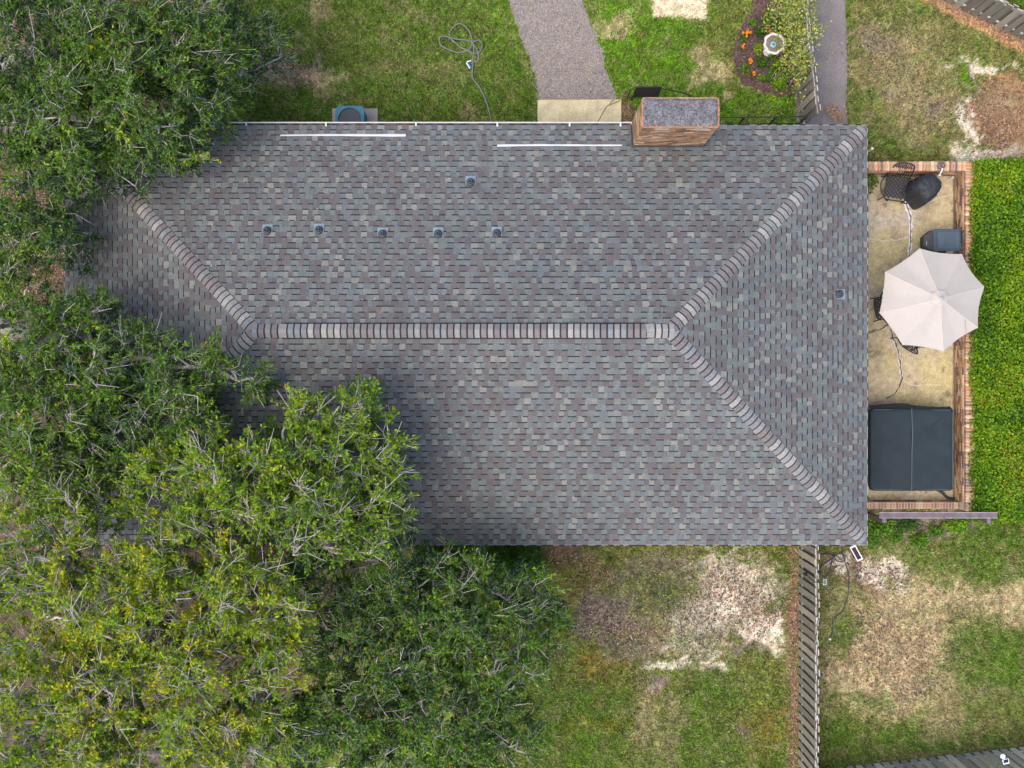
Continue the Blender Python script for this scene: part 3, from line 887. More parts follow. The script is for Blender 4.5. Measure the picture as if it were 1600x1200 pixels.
cr.add(gv, [(j * (nx_ + 1) + i, j * (nx_ + 1) + i + 1, (j + 1) * (nx_ + 1) + i + 1, (j + 1) * (nx_ + 1) + i) for j in range(ny_) for i in range(nx_)])
cr.build('chimney_crown', M['capconc'], chim)
for a in (0.28, 1.13):
    MB().box(CX0 + a, CX0 + a + 0.30, CY0 - 0.022, CY0 - 0.012, CZ - 0.27, CZ - 0.16, (0.36, 0.38, 0.37)).build('vent_plate', M['col'], chim)
MB().box(CX0 - 0.03, CX1 + 0.03, CY0 - 0.045, CY0 - 0.015, 2.82, 2.945, (0.08, 0.075, 0.08)).build('flashing', M['darkmetal'], chim)
fm = MB().add([(CX0 - 0.04, CY0 - 0.03, 2.80), (CX0 - 0.04, YN, 2.62), (CX0 - 0.04, YN, 2.72), (CX0 - 0.04, CY0 - 0.03, 2.94), (CX0 - 0.015, CY0 - 0.03, 2.80), (CX0 - 0.015, YN, 2.62), (CX0 - 0.015, YN, 2.72), (CX0 - 0.015, CY0 - 0.03, 2.94)],
              [(0, 1, 2, 3), (7, 6, 5, 4), (3, 2, 6, 7), (0, 3, 7, 4)], (0.2, 0.2, 0.22))
fm.build('flashing', M['darkmetal'], chim)

# white strips of gutter left on the roof
def roof_z(x, y): return ZE + (YN - y) * RISE / HALF


def roof_pt(px, py, up=0.02):
    z = 3.0
    for _ in range(10):
        x, y = P(px, py, z); z = roof_z(x, y) + up
    return Vector((x, y, z))


for (a, b, w0, w1, lab) in [((438, 211.5), (634, 211), 0.017, 0.033, 'thin white metal strip lying on shingles above the air conditioner'),
                            ((777, 227.5), (972, 226.5), 0.026, 0.017, 'thin white metal strip lying on shingles beside the chimney')]:
    A = roof_pt(*a); B = roof_pt(*b)
    s_ = MB()
    V_ = []
    for t in np.linspace(0, 1, 15):
        p = A.lerp(B, t); w_ = w0 + (w1 - w0) * t + 0.003 * math.sin(t * 23); yy = 0.006 * math.sin(t * 5)
        for dy, dz in ((-w_, -0.006), (-w_, 0.014), (0, 0.020), (w_, 0.014), (w_, -0.006)): V_.append((p.x, p.y + dy + yy, p.z + dz - dy * 0.37))
    fs = [(i * 5 + k_, i * 5 + k_ + 1, i * 5 + k_ + 6, i * 5 + k_ + 5) for i in range(14) for k_ in range(4)] + [(0, 1, 2, 3, 4), (74, 73, 72, 71, 70)]
    s_.add(V_, fs)
    tag(s_.build('metal_strip', M['white']), lab, 'metal strip', 'white strips on the roof')
w_ = MB().tube([roof_pt(437, 196, 0.03), roof_pt(438, 200, 0.05), roof_pt(443, 205, 0.05), roof_pt(450, 208, 0.04)], 0.006, 6, (0.3, 0.3, 0.3))
tag(w_.build('wire', M['col']), 'short thin wire curling from gutter to white strip on the roof', 'wire')

lx_ = []; ly_ = []; lz_ = []
for _ in range(150):
    px_, py_ = (rnd.uniform(150, 700), rnd.uniform(220, 500)) if rnd.random() < .6 else (rnd.uniform(420, 1300), rnd.uniform(205, 500))
    p_ = roof_pt(px_, py_, 0.012)
    if XL + (YN - p_.y) + .3 < p_.x < XR - (YN - p_.y) - .3: lx_.append(p_)
rlv = MB()
for p_ in lx_:
    a = rnd.uniform(0, 6.28); l_ = rnd.uniform(.02, .045); w_ = l_ * .45
    u_ = Vector((math.cos(a), math.sin(a), -math.sin(a) * .4)) * l_; v_ = Vector((-math.sin(a), math.cos(a), -math.cos(a) * .4)) * w_
    rlv.add([p_ - u_, p_ - v_, p_ + u_, p_ + v_ + Vector((0, 0, .01))], [(0, 1, 2, 3)], rnd.choice([(.30, .20, .11), (.20, .12, .08), (.42, .33, .16), (.10, .07, .05)]))
o = rlv.build('fallen_leaves', M['grass'], None, kind='stuff'); o['label'] = 'a few dry fallen leaves scattered on the roof shingles'; o['category'] = 'leaves'

# ------------------------------------------------------------------ air conditioner and pad
ax0, ax1, ay0, ay1 = P(524, 0, .85)[0], P(569, 0, .85)[0], 6.27, P(0, 165, .85)[1]
pad = MB().box(P(519, 0, .1)[0], P(590, 0, .1)[0], 5.9, P(0, 169.5, .1)[1], -0.02, 0.10)
tag(pad.build('equipment_pad', M['agg'], bevel=0.01), 'rough concrete pad under the blue air conditioner', 'concrete pad')
acx, acy = (ax0 + ax1) / 2, (ay0 + ay1) / 2
ac = thing('air_conditioner', 'blue grey air conditioner unit with round fan on concrete pad', 'air conditioner', (acx, acy, 0.1))
BLU = (0.055, 0.165, 0.235)


def rrect(cx, cy, hx, hy, r, n=6):
    out = []
    for k_, (sx, sy) in enumerate(((1, 1), (-1, 1), (-1, -1), (1, -1))):
        for j in range(n + 1):
            a = (k_ + j / n) * math.pi / 2
            out.append((cx + sx * (hx - r) + r * math.cos(a), cy + sy * (hy - r) + r * math.sin(a)))
    return out


hx, hy = (ax1 - ax0) / 2, (ay1 - ay0) / 2
MB().prism(rrect(acx, acy, hx - 0.03, hy - 0.03, 0.1), 0.1, 0.80, (0.03, 0.05, 0.06)).build('casing', M['darkmetal'], ac)
for k_ in range(9):
    zz = 0.16 + k_ * 0.07
    MB().prism(rrect(acx, acy, hx - 0.018, hy - 0.018, 0.1), zz, zz + 0.03, BLU).build('louvre', M['col'], ac)
tp = MB()
outer = []
for k_ in range(64):
    a = k_ * math.pi / 32; ca, sa = math.cos(a), math.sin(a); q_ = (abs(ca) ** 7 + abs(sa) ** 7) ** (-1 / 7)
    outer.append((acx + hx * ca * q_, acy + hy * sa * q_))
N_ = len(outer)
fr = 0.29
inner = []
for (x, y) in outer:
    a = math.atan2(y - acy, x - acx); inner.append((acx + fr * math.cos(a), acy + fr * math.sin(a)))
V_ = [(x, y, .74) for x, y in outer] + [(x, y, .83) for x, y in outer] + [(x, y, .865) for x, y in inner] + [(x, y, .78) for x, y in inner]
fs = []
for b in range(3):
    for k_ in range(N_): fs.append((b * N_ + k_, b * N_ + (k_ + 1) % N_, (b + 1) * N_ + (k_ + 1) % N_, (b + 1) * N_ + k_))
tp.add(V_, fs, BLU); tp.build('top_cover', M['col'], ac)
MB().lathe((acx, acy, 0), [(0.28, 0.60), (0.28, 0.61), (0.0, 0.61)], 24, (0.035, 0.04, 0.045)).build('fan_well', M['col'], ac)
for k_ in range(3):
    a = k_ * 2.094 + 0.5
    V_ = []
    for t in np.linspace(0, 1, 7):
        for r_, zz in ((0.07, 0), (0.265, 0)):
            an = a + t * 1.5; V_.append((acx + r_ * math.cos(an), acy + r_ * math.sin(an), 0.66 + 0.05 * t))
    MB().add(V_, [(2 * i, 2 * i + 1, 2 * i + 3, 2 * i + 2) for i in range(6)], (0.36, 0.38, 0.38)).build('fan_blade', M['col'], ac)
MB().lathe((acx, acy, 0), [(0.085, 0.64), (0.085, 0.75), (0.06, 0.77), (0.0, 0.775)], 20, (0.07, 0.19, 0.27)).build('fan_hub', M['col'], ac)
for r_ in (0.15, 0.23):
    MB().tube([(acx + r_ * math.cos(t), acy + r_ * math.sin(t), 0.85 - 0.0) for t in np.linspace(0, 6.283, 25)[:-1]], 0.002, 4, (0.10, 0.14, 0.17), closed=True).build('guard_ring', M['col'], ac)


# ------------------------------------------------------------------ hoses
def smooth_path(pts, n=6):
    pts = [Vector(p) for p in pts]; out = []
    m = len(pts)
    for i in range(m - 1):
        p0 = pts[max(i - 1, 0)]; p1 = pts[i]; p2 = pts[i + 1]; p3 = pts[min(i + 2, m - 1)]
        for k_ in range(n):
            t = k_ / n
            out.append(0.5 * ((2 * p1) + (p2 - p0) * t + (2 * p0 - 5 * p1 + 4 * p2 - p3) * t * t + (3 * p1 - p0 - 3 * p2 + p3) * t ** 3))
    out.append(pts[-1])
    return out


def zpts(L, sc, ox, oy, z): return [P3(ox + a / sc, oy + b / sc, z) for a, b in L]


hz = zpts([(650, 1180), (645, 1105), (632, 1040), (600, 930), (560, 840), (520, 765), (480, 715), (455, 680), (455, 600), (460, 480), (470, 380), (462, 325), (446, 335), (435, 365), (400, 395), (350, 408), (290, 412), (200, 380), (135, 345), (110, 300),
           (115, 265), (150, 242), (200, 255), (260, 300), (320, 350), (380, 385), (430, 410), (480, 425), (530, 405), (555, 360), (550, 315), (520, 285), (480, 300), (455, 305), (440, 240), (415, 185), (370, 135), (320, 110), (270, 140), (225, 190), (215, 240), (250, 266), (300, 275), (380, 285), (440, 303), (480, 350),
           (515, 420), (520, 480), (500, 512), (465, 515), (440, 535)], 6.67, 670, 20, 0.03)
hz = [Vector(p) + Vector((0, 0, 0.012 * (i % 3))) for i, p in enumerate(hz)]
hose = thing('garden_hose', 'grey garden hose looped on the north lawn with blue nozzle', 'hose', (hz[10][0], hz[10][1], 0))
MB().tube(smooth_path(hz, 5), 0.0175, 8).build('tube', M['rubber'], hose, smooth=True)
n1_ = Vector(P3(670 + 440 / 6.67, 20 + 575 / 6.67, 0.05)); n2_ = Vector(P3(670 + 392 / 6.67, 20 + 515 / 6.67, 0.06)); n3_ = Vector(P3(670 + 440 / 6.67, 20 + 500 / 6.67, 0.06))
MB().tube([n1_, n1_.lerp(n2_, 0.5), n2_], [0.03, 0.034, 0.026], 8, (0.06, 0.22, 0.36)).build('nozzle', M['col'], hose)
MB().tube([n2_ + Vector((0.02, 0, .03)), n2_.lerp(n3_, .5) + Vector((0, 0, .03)), n3_], 0.018, 8, (0.7, 0.72, 0.75)).build('handle', M['col'], hose)
MB().tube([n1_ + Vector((-.03, -.02, .03)), n2_ + Vector((-.0, -.02, .04))], 0.014, 6, (0.7, 0.72, 0.75)).build('trigger', M['col'], hose)

cz = zpts([(905, 40), (910, 130), (915, 220), (945, 350), (1000, 520), (1030, 650), (1025, 800), (1015, 950), (980, 1080), (945, 1180), (890, 1260), (800, 1330), (760, 1400), (755, 1520), (745, 1620), (710, 1690)], 10.67, 1230, 840, 0.03)
cab = thing('black_cable', 'dark cable coiled on the ground beside the picket fence', 'cable', (cz[3][0], cz[3][1], 0))
MB().tube(smooth_path(cz, 5), 0.0135, 7).build('tube', M['cable'], cab, smooth=True)
cz2 = zpts([(940, 350), (930, 290), (870, 265), (800, 300), (790, 345), (840, 398), (900, 405), (950, 380), (965, 330), (935, 285), (860, 270), (770, 320), (740, 420), (720, 520), (690, 600), (630, 655), (570, 620), (545, 560), (575, 470), (650, 420), (720, 370), (760, 320), (700, 268), (620, 280), (530, 300), (480, 310)], 10.67, 1230, 840, 0.045)
MB().tube(smooth_path(cz2, 5), 0.0135, 7).build('loop', M['cable'], cab, smooth=True)
ce = Vector(cz[-1])
MB().lathe((ce.x, ce.y, 0.0), [(0.035, 0), (0.035, 0.05), (0.02, 0.07), (0, 0.07)], 12, (0.6, 0.6, 0.62)).build('end_fitting', M['col'], cab)

# ------------------------------------------------------------------ fences
WDC = [(0.20, 0.185, 0.155), (0.25, 0.23, 0.19), (0.165, 0.15, 0.13), (0.29, 0.265, 0.225), (0.215, 0.205, 0.18)]
pk_cache = {}


def picket_mesh(h, ci, pale):
    k_ = (round(h, 2), ci, pale)
    if k_ not in pk_cache:
        c = WDC[ci]
        c = tuple(v * pale for v in c)
        mb = MB()
        w = 0.078; t = 0.009
        V_ = [(-w, -t, 0), (w, -t, 0), (w, t, 0), (-w, t, 0), (-w, -t, h - .02), (w, -t, h - .02), (w, t, h - .02), (-w, t, h - .02), (-w + .02, -t, h), (w - .02, -t, h), (w - .02, t, h), (-w + .02, t, h)]
        mb.add(V_, [(0, 1, 5, 4), (1, 2, 6, 5), (2, 3, 7, 6), (3, 0, 4, 7), (0, 3, 2, 1), (4, 5, 9, 8), (6, 7, 11, 10)], c)
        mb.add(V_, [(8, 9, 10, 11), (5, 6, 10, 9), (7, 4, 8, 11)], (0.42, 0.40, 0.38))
        me = mb.mesh('picket'); me.materials.append(M['wood'])
        pk_cache[k_] = me
    return pk_cache[k_]


def fence(name, label, A, B, h, nearside, seed, step=0.235, pale=1.0):
    """board-on-board timber fence; nearside = +1/-1 side of the rails where the front pickets hang"""
    r = random.Random(seed)
    A = Vector((A[0], A[1], 0)); B = Vector((B[0], B[1], 0)); d = B - A; L = d.length; d.normalize()
    side = Vector((-d.y, d.x, 0)) * nearside
    rot = math.atan2(d.y, d.x)
    t = thing(name, label, 'fence', A, 'wooden fences')
    mt = Matrix.Translation(A) @ Matrix.Rotation(rot, 4, 'Z')
    for zr in (0.16, h - 0.16):
        MB().box(0, L, -0.02, 0.02, zr, zr + 0.085, (0.24, 0.22, 0.19), top=(0.42, 0.40, 0.36) if zr < .5 else (.26, .24, .21), mtx=mt).build('rail', M['wood'], t)  # low rail's top face coloured paler, painted as if lit
    s = 0.02
    while s < L:
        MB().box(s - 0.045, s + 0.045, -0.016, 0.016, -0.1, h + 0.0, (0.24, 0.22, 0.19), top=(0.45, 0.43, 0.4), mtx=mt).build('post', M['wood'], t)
        s += 2.4
    for sd_, off in ((1, 0.0), (-1, step / 2)):
        s = 0.08 + off
        while s < L - 0.04:
            o = bpy.data.objects.new('picket', picket_mesh(h + r.choice((-.02, 0, 0, .02)), r.randrange(5), pale)); COL.objects.link(o); o.parent = t
            p = d * (s + r.uniform(-.012, .012)) + side * (sd_ * 0.031)
            o.location = (p.x, p.y, 0.015); o.rotation_euler = (r.uniform(-.012, .012), r.uniform(-.012, .012), rot + r.uniform(-.02, .02))
            s += step
    return t


fence('wooden_fence', 'weathered wooden picket fence running south from the roof corner', (7.43, -3.3), (7.43, -11.2), 1.56, -1, 1)
fence('wooden_fence', 'short weathered wooden fence beside the flower bed and asphalt path', P(1222, -60), P(1253, 200), 1.52, -1, 2)
fence('wooden_fence', 'slanting wooden fence across the north east corner above pine straw', P(1400, -37), P(1660, 91), 1.22, -1, 3, pale=0.85)
fence('wooden_fence', 'grey wooden fence along the bottom edge with small solar lamp', P(1265, 1206), P(1665, 1161), 1.5, 1, 4, pale=2.0)

# solar lamp on the bottom fence: white round head and framed panel
sx, sy = P(1569, 1187, 1.35)
sol = thing('solar_lamp', 'white solar lamp with dark panel fixed on the bottom fence', 'lamp', (sx, sy, 1.15))
mtl = Matrix.Translation((sx, sy, 1.42)) @ Matrix.Rotation(math.radians(12), 4, 'Z')
MB().box(-0.075, 0.075, -0.075, 0.045, 0, 0.02, (0.75, 0.77, 0.8), mtx=mtl).build('frame', M['col'], sol)
MB().box(-0.06, 0.06, -0.045, 0.035, 0.02, 0.026, (0.01, 0.014, 0.035), mtx=mtl).build('panel', M['col'], sol)
MB().lathe((sx - 0.055, sy + 0.10, 1.40), [(0.05, -0.03), (0.062, 0.0), (0.05, 0.025), (0.0, 0.036)], 16, (0.78, 0.8, 0.82)).build('lamp_head', M['col'], sol)
MB().tube([(sx, sy, 1.42), (sx + 0.02, sy - 0.05, 1.30), (sx + 0.02, sy - 0.12, 1.25)], 0.014, 6, (0.05, 0.06, 0.07)).build('bracket', M['col'], sol)
# small dark lamp hung on the picket fence, with its stake over the top
px_, py_ = P(1261, 897, 0.8)
fl_ = thing('fence_lamp', 'tiny dark lamp hanging on the picket fence beside the cable', 'lamp', (7.36, py_, 0.75))
MB().lathe((7.345, py_, 0.75), [(0.02, 0), (0.045, 0.02), (0.05, 0.1), (0.02, 0.14), (0.0, 0.15)], 12, (0.02, 0.022, 0.04)).build('lamp_head', M['col'], fl_)
MB().tube([(7.345, py_, 0.89), (7.36, py_ - 0.05, 1.3), (7.37, py_ - 0.06, 1.585), (7.60, py_ - 0.06, 1.59)], 0.009, 6, (0.03, 0.035, 0.045)).build('hanger', M['col'], fl_)
MB().box(7.58, 7.68, py_ - 0.14, py_ - 0.0, 1.50, 1.52, (0.3, 0.33, 0.33)).box(7.60, 7.66, py_ - 0.12, py_ - 0.02, 1.52, 1.526, (0.10, 0.12, 0.12)).build('solar_panel', M['col'], fl_)
kx, ky = P(1276, 1055, 1.5)
tag(MB().lathe((7.53, ky, 1.42), [(0.01, 0), (0.045, 0.02), (0.06, 0.07), (0.045, 0.11), (0, 0.12)], 12, (0.03, 0.04, 0.06)).build('round_lamp', M['col']), 'round dark lamp on the far side of the picket fence', 'lamp')

# white framed narrow panel on the ground at the roof corner
wx, wy = P(1338, 864.5, 0.2)
wp = thing('framed_panel', 'narrow dark panel in white frame propped on the ground by the roof corner', 'panel', (wx, wy, 0.0))
mtw = Matrix.Translation((wx, wy, 0.20)) @ Matrix.Rotation(math.radians(26), 4, 'Z') @ Matrix.Rotation(math.radians(-14), 4, 'X')
MB().box(-0.08, 0.08, -0.20, 0.20, -0.03, 0.0, (0.04, 0.05, 0.06), mtx=mtw).build('back', M['col'], wp)
for a in ((-0.08, -0.055, -0.2, 0.2), (0.055, 0.08, -0.2, 0.2), (-0.054, 0.054, -0.2, -0.165), (-0.054, 0.054, 0.16, 0.2)):
    MB().box(*a, 0.001, 0.016, (0.75, 0.75, 0.8), mtx=mtw).build('frame_bar', M['col'], wp)
for k_ in range(5):
    MB().box(-0.05, 0.05, -0.155 + k_ * 0.063, -0.155 + k_ * 0.063 + 0.055, 0.001, 0.008, ((0.02, 0.02, 0.05), (0.07, 0.02, 0.03))[k_ % 2], mtx=mtw).build('cell', M['col'], wp)
MB().tube([(wx, wy, 0.19), (wx + 0.02, wy + 0.05, 0.0)], 0.015, 6, (0.05, 0.05, 0.06)).tube([(wx - 0.02, wy - 0.1, 0.17), (wx - 0.02, wy - 0.12, 0.0)], 0.012, 6, (0.05, 0.05, 0.06)).build('stake', M['col'], wp)

# ------------------------------------------------------------------ black iron railing and rack beside the chimney
zr = 0.95
ra = P3(1100, 184, zr); rb = P3(1262, 182, zr)
rl = thing('iron_railing', 'low black iron railing between chimney and wooden fence', 'railing', (ra[0], ra[1], 0))
MB().tube([ra, rb], 0.014, 6).build('top_rail', M['blackmetal'], rl)
MB().tube([(ra[0], ra[1], 0.25), (rb[0], rb[1], 0.25)], 0.012, 6).build('bottom_rail', M['blackmetal'], rl)
for px in (1112, 1163, 1212, 1259):
    x, y = P(px, 183, zr)
    MB().box(x - .016, x + .016, ra[1] - .016, ra[1] + .016, -0.05, zr + 0.03).build('post', M['blackmetal'], rl)

rk = thing('iron_rack', 'black iron garden rack with slanted mesh panel behind the chimney', 'rack', P3(1012, 148, 0))
zz = lambda a, b, z: P3(960 + a / 8, 120 + b / 8, z)
ptl, ptr, pbr, pbl = zz(275, 132, 0.95), zz(592, 126, 0.95), zz(535, 250, 0.35), zz(247, 252, 0.35)
for a, b in ((ptl, ptr), (ptr, pbr), (pbr, pbl), (pbl, ptl)):
    MB().tube([a, b], 0.016, 6).build('frame_bar', M['blackmetal'], rk)
ptl, ptr, pbr, pbl = map(Vector, (ptl, ptr, pbr, pbl))
for k_ in range(1, 22):
    t = k_ / 22
    MB().tube([ptl.lerp(ptr, t), pbl.lerp(pbr, t)], 0.0085, 4).build('slat', M['blackmetal'], rk)
for k_ in range(1, 12):
    t = k_ / 12
    MB().tube([ptl.lerp(pbl, t) + Vector((0, 0, .006)), ptr.lerp(pbr, t) + Vector((0, 0, .006))], 0.010, 4).build('cross_wire', M['blackmetal'], rk)
MB().tube([zz(270, 155, 0.95), zz(205, 158, 0.9), zz(185, 200, 0.6), zz(160, 265, 0.0)], 0.016, 6).build('arm', M['blackmetal'], rk)
MB().tube([zz(590, 150, 0.95), zz(700, 165, 0.95), zz(850, 200, 0.9), zz(960, 238, 0.85), zz(945, 255, 0.6), zz(940, 270, 0.0)], 0.017, 6).build('arm', M['blackmetal'], rk)
for q_ in (ptl, ptr): MB().tube([q_, (q_.x - 0.02, q_.y - 0.05, 0)], 0.014, 6).build('leg', M['blackmetal'], rk)

# ------------------------------------------------------------------ leaves and branching plants
def tubes_np(A, B, ra, rb, k=5):
    d = B - A; L = np.linalg.norm(d, axis=1, keepdims=True); d = d / np.maximum(L, 1e-6)
    ref = np.where(np.abs(d[:, 2:3]) < 0.9, np.array([[0, 0, 1.0]]), np.array([[1.0, 0, 0]]))
    u = np.cross(d, ref); u /= np.linalg.norm(u, axis=1, keepdims=True); w = np.cross(d, u)
    vs = []
    for (Q, r) in ((A, ra), (B, rb)):
        for j in range(k):
            an = 2 * math.pi * j / k
            vs.append(Q + (u * math.cos(an) + w * math.sin(an)) * r[:, None])
    V = np.stack(vs, 1)                       # n, 2k, 3
    n = len(A)
    o = np.arange(n)[:, None] * (2 * k)
    Fc = np.concatenate([o + np.array([j, (j + 1) % k, k + (j + 1) % k, k + j]) for j in range(k)], 0)
    return V.reshape(-1, 3), Fc


def leaves_np(pos, axis, L, W, rg, upb=0.9):
    """folded diamond leaves: two triangles each"""
    n = len(pos)
    axis = axis / np.maximum(np.linalg.norm(axis, axis=1, keepdims=True), 1e-6)
    nr = rg.normal(0, 0.55, (n, 3)) + np.array([0, 0, upb])
    s = np.cross(axis, nr); s /= np.maximum(np.linalg.norm(s, axis=1, keepdims=True), 1e-6)
    nn = np.cross(s, axis)
    L = L[:, None]; W = W[:, None]
    b = pos; t = pos + axis * L; m = pos + axis * L * 0.48
    l_ = m + s * W * 0.5 + nn * W * 0.16; r_ = m - s * W * 0.5 + nn * W * 0.16
    V = np.stack([b, r_, t, l_], 1).reshape(-1, 3)
    o = np.arange(n)[:, None] * 4
    Fc = np.stack([o + np.array([0, 1, 2]), o + np.array([0, 2, 3])], 1).reshape(-1, 3)
    return V, Fc


LEAFC = {'dark': (0.034, 0.090, 0.026), 'mid': (0.086, 0.182, 0.014), 'light': (0.195, 0.315, 0.012), 'yellow': (0.38, 0.39, 0.012), 'rust': (0.28, 0.15, 0.03)}
SIDE = {}


def make_tree(name, label, base_px, fork_z, lobes, seed, dens=9.0, twigs=7, per=16, mix=(0.35, 0.40, 0.18, 0.06, 0.01), leafL=(0.055, 0.10), group='trees beside the house', tw_len=(0.22, 0.5), base_xy=None, bare=0.0, tip=0.009, sticks=1.0):
    rg = np.random.default_rng(seed)
    bx, by = base_xy or P(*base_px)
    root = thing(name, label, 'tree', (bx, by, 0), group)
    off = np.array([bx, by, 0.0])
    nodes = []; par = []
    def addn(p, q_):
        nodes.append(np.array(p, float)); par.append(q_); return len(nodes) - 1
    i0 = addn((bx, by, -0.1), -1); i = i0
    for t in np.linspace(0.2, 1, 6): i = addn((bx + rg.normal(0, .05), by + rg.normal(0, .05), fork_z * t), i)
    fork = i
    trunk_n = len(nodes)
    cl = []; cn = []
    for (px, py, rp, z, rz, tint) in lobes:
        cx, cy = P(px, py, z); r = (rp - 12) * (H - z) / F
        c0 = np.array([cx, cy, z - 0.35 * rz])
        # main limb: leave from the limb node that lies nearest
        arr = np.array(nodes[trunk_n - 1:])
        dist = np.linalg.norm(arr - c0, axis=1) + 0.62 * np.linalg.norm(arr - nodes[trunk_n - 1], axis=1)
        j = trunk_n - 1 + int(np.argmin(dist))
        a = nodes[j]; L = np.linalg.norm(c0 - a); k = max(2, int(L / 0.35)); q_ = j
        bend = rg.normal(0, 0.10 * L, 3)
        for t in np.linspace(0, 1, k + 1)[1:]:
            p = a + (c0 - a) * t + bend * math.sin(math.pi * t) + rg.normal(0, .04, 3)
            p[2] += 0.12 * L * math.sin(math.pi * t) * 0.5
            q_ = addn(p, q_)
        n = int(dens * 1.15 * math.pi * r * r)
        rho = np.sqrt(rg.random(n)); th = rg.random(n) * 2 * np.pi
        edge = 1 + 0.22 * np.sin(3 * th + seed) * np.cos(2 * th + px) + 0.10 * np.sin(7 * th + py)
        x = cx + r * rho * edge * np.cos(th); y = cy + r * rho * edge * np.sin(th)
        zz_ = z + rz * np.sqrt(np.clip(1 - rho ** 2, 0, 1)) * (1 - 0.75 * rg.random(n) ** 1.6) - 0.35 * rz * rho
        zz_ += (fbm(x, y, 1.6, 3, seed) - 0.5) * 0.9
        # ragged gaps between the leaf sprays
        keep = fbm(x, y, 1.5, 3, seed + 5) > 0.34 - 0.10 * (rg.random(n))
        cl.append(np.stack([x, y, zz_], -1)[keep]); cn.append(np.full(keep.sum(), tint))
        # shaded inner sprays lower in the crown
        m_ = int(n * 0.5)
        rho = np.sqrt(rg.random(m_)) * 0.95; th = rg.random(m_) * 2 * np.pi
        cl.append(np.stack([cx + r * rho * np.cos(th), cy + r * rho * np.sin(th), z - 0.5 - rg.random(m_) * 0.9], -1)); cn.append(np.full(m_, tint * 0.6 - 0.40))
    cl = np.concatenate(cl); cn = np.concatenate(cn)
    o_ = np.argsort(np.hypot(cl[:, 0] - bx, cl[:, 1] - by) * 0.6 + np.abs(cl[:, 2] - fork_z))
    cl = cl[o_]; cn = cn[o_]
    cap_n = len(nodes) + len(cl) * 6
    arr = np.zeros((cap_n, 3)); arr[:len(nodes)] = np.array(nodes); cnt = len(nodes)
    ends = []; dirs = []
    for p in cl:
        dd = arr[trunk_n - 1:cnt] - p
        dist = np.sqrt((dd * dd).sum(1)) + 0.5 * np.maximum(0, dd[:, 2])
        j = trunk_n - 1 + int(np.argmin(dist)); a = arr[j].copy()
        L = np.linalg.norm(p - a); k = 1 if L < 0.25 else min(4, 1 + int(L / 0.25)); q_ = j
        bend = rg.normal(0, 0.10 * L, 3); bend[2] += 0.12 * L
        for t in np.linspace(0, 1, k + 1)[1:]:
            x = a + (p - a) * t + bend * math.sin(math.pi * t)
            q_ = addn(x, q_); arr[cnt] = x; cnt += 1
        ends.append(q_); dirs.append((p - a) / max(L, 1e-4))
    N = np.array(nodes); Pa = np.array(par)
    m = np.zeros(len(N)); m[np.array(ends)] += tip ** 2.1
    for i in range(len(N) - 1, 0, -1):
        if m[i] == 0: m[i] = tip ** 2.1
        m[Pa[i]] += m[i]
    R = m ** (1 / 2.1)
    R[0] *= 1.35
    idx = np.arange(1, len(N))
    thick = (idx < trunk_n)
    def emit(sel, nm, k):
        ii = idx[sel]
        ra_ = np.minimum(R[Pa[ii]], R[ii] * 1.6)
        V, Fc = tubes_np(N[Pa[ii]], N[ii], ra_, R[ii], k)
        link(nm, np_mesh(nm, V - off, Fc, None, True), M['bark_limb'], root)
    emit(thick, 'trunk', 10)
    emit((~thick) & (R[idx] > 0.035), 'limbs', 8)
    # twigs and leaves
    E = N[np.array(ends)]; D = np.array(dirs); nE = len(E)
    tA = np.repeat(E, twigs, 0); tD = np.repeat(D, twigs, 0); tint = np.repeat(cn, twigs)
    # sprays and twigs reach outward from the fork, as the limbs do
    outw = E - (N[trunk_n - 1] - np.array([0, 0, 1.0])); outw /= np.linalg.norm(outw, axis=1, keepdims=True)
    tD = tD * 0.40 + np.repeat(outw, twigs, 0) * 0.55 + rg.normal(0, 0.50, tD.shape) + np.array([0, 0, 0.20])
    tD /= np.linalg.norm(tD, axis=1, keepdims=True)
    tL = rg.uniform(*tw_len, len(tA))
    tM = tA + tD * (tL * 0.5)[:, None] + rg.normal(0, .03, tA.shape)
    tB = tA + tD * tL[:, None] + rg.normal(0, .04, tA.shape) + np.array([0, 0, 0.03])
    ii = idx[(~thick) & (R[idx] <= 0.035)]
    V1, F1 = tubes_np(N[Pa[ii]], N[ii], np.minimum(R[Pa[ii]], R[ii] * 1.5), R[ii], 5)
    V2, F2 = tubes_np(tA, tM, np.full(len(tA), 0.0085), np.full(len(tA), 0.006), 3)
    V3, F3 = tubes_np(tM, tB, np.full(len(tA), 0.006), np.full(len(tA), 0.003), 3)
    ns = int(nE * sticks); pk = rg.integers(0, nE, ns)       # bare pale twigs standing out of the sprays
    up_ = cn[pk] > -0.25; pk = pk[up_]; ns = len(pk)
    sA = E[pk] - D[pk] * 0.2; sD = D[pk] * 0.35 + outw[pk] * 0.9 + rg.normal(0, 0.33, (ns, 3)) + np.array([0, 0, 0.15]); sD /= np.linalg.norm(sD, axis=1, keepdims=True)
    sL = rg.uniform(0.25, 0.75, ns)[:, None]
    sM = sA + sD * sL * 0.5 + rg.normal(0, .06, (ns, 3)); sB = sM + (sD + rg.normal(0, .55, (ns, 3))) * sL * 0.45
    V4, F4 = tubes_np(sA, sM, np.full(ns, 0.011), np.full(ns, 0.008), 4)
    V5, F5 = tubes_np(sM, sB, np.full(ns, 0.008), np.full(ns, 0.004), 4)
    kM = sM + (sD + rg.normal(0, .6, (ns, 3))) * sL * 0.4
    V7, F7 = tubes_np(sM, kM, np.full(ns, 0.0075), np.full(ns, 0.004), 4)
    Vs = [V1, V2, V3, V4, V5, V7]; Fs = [F1, F2, F3, F4, F5, F7]; o_n = 0; FF = []
    for v_, f_ in zip(Vs, Fs): FF.append(f_ + o_n); o_n += len(v_)
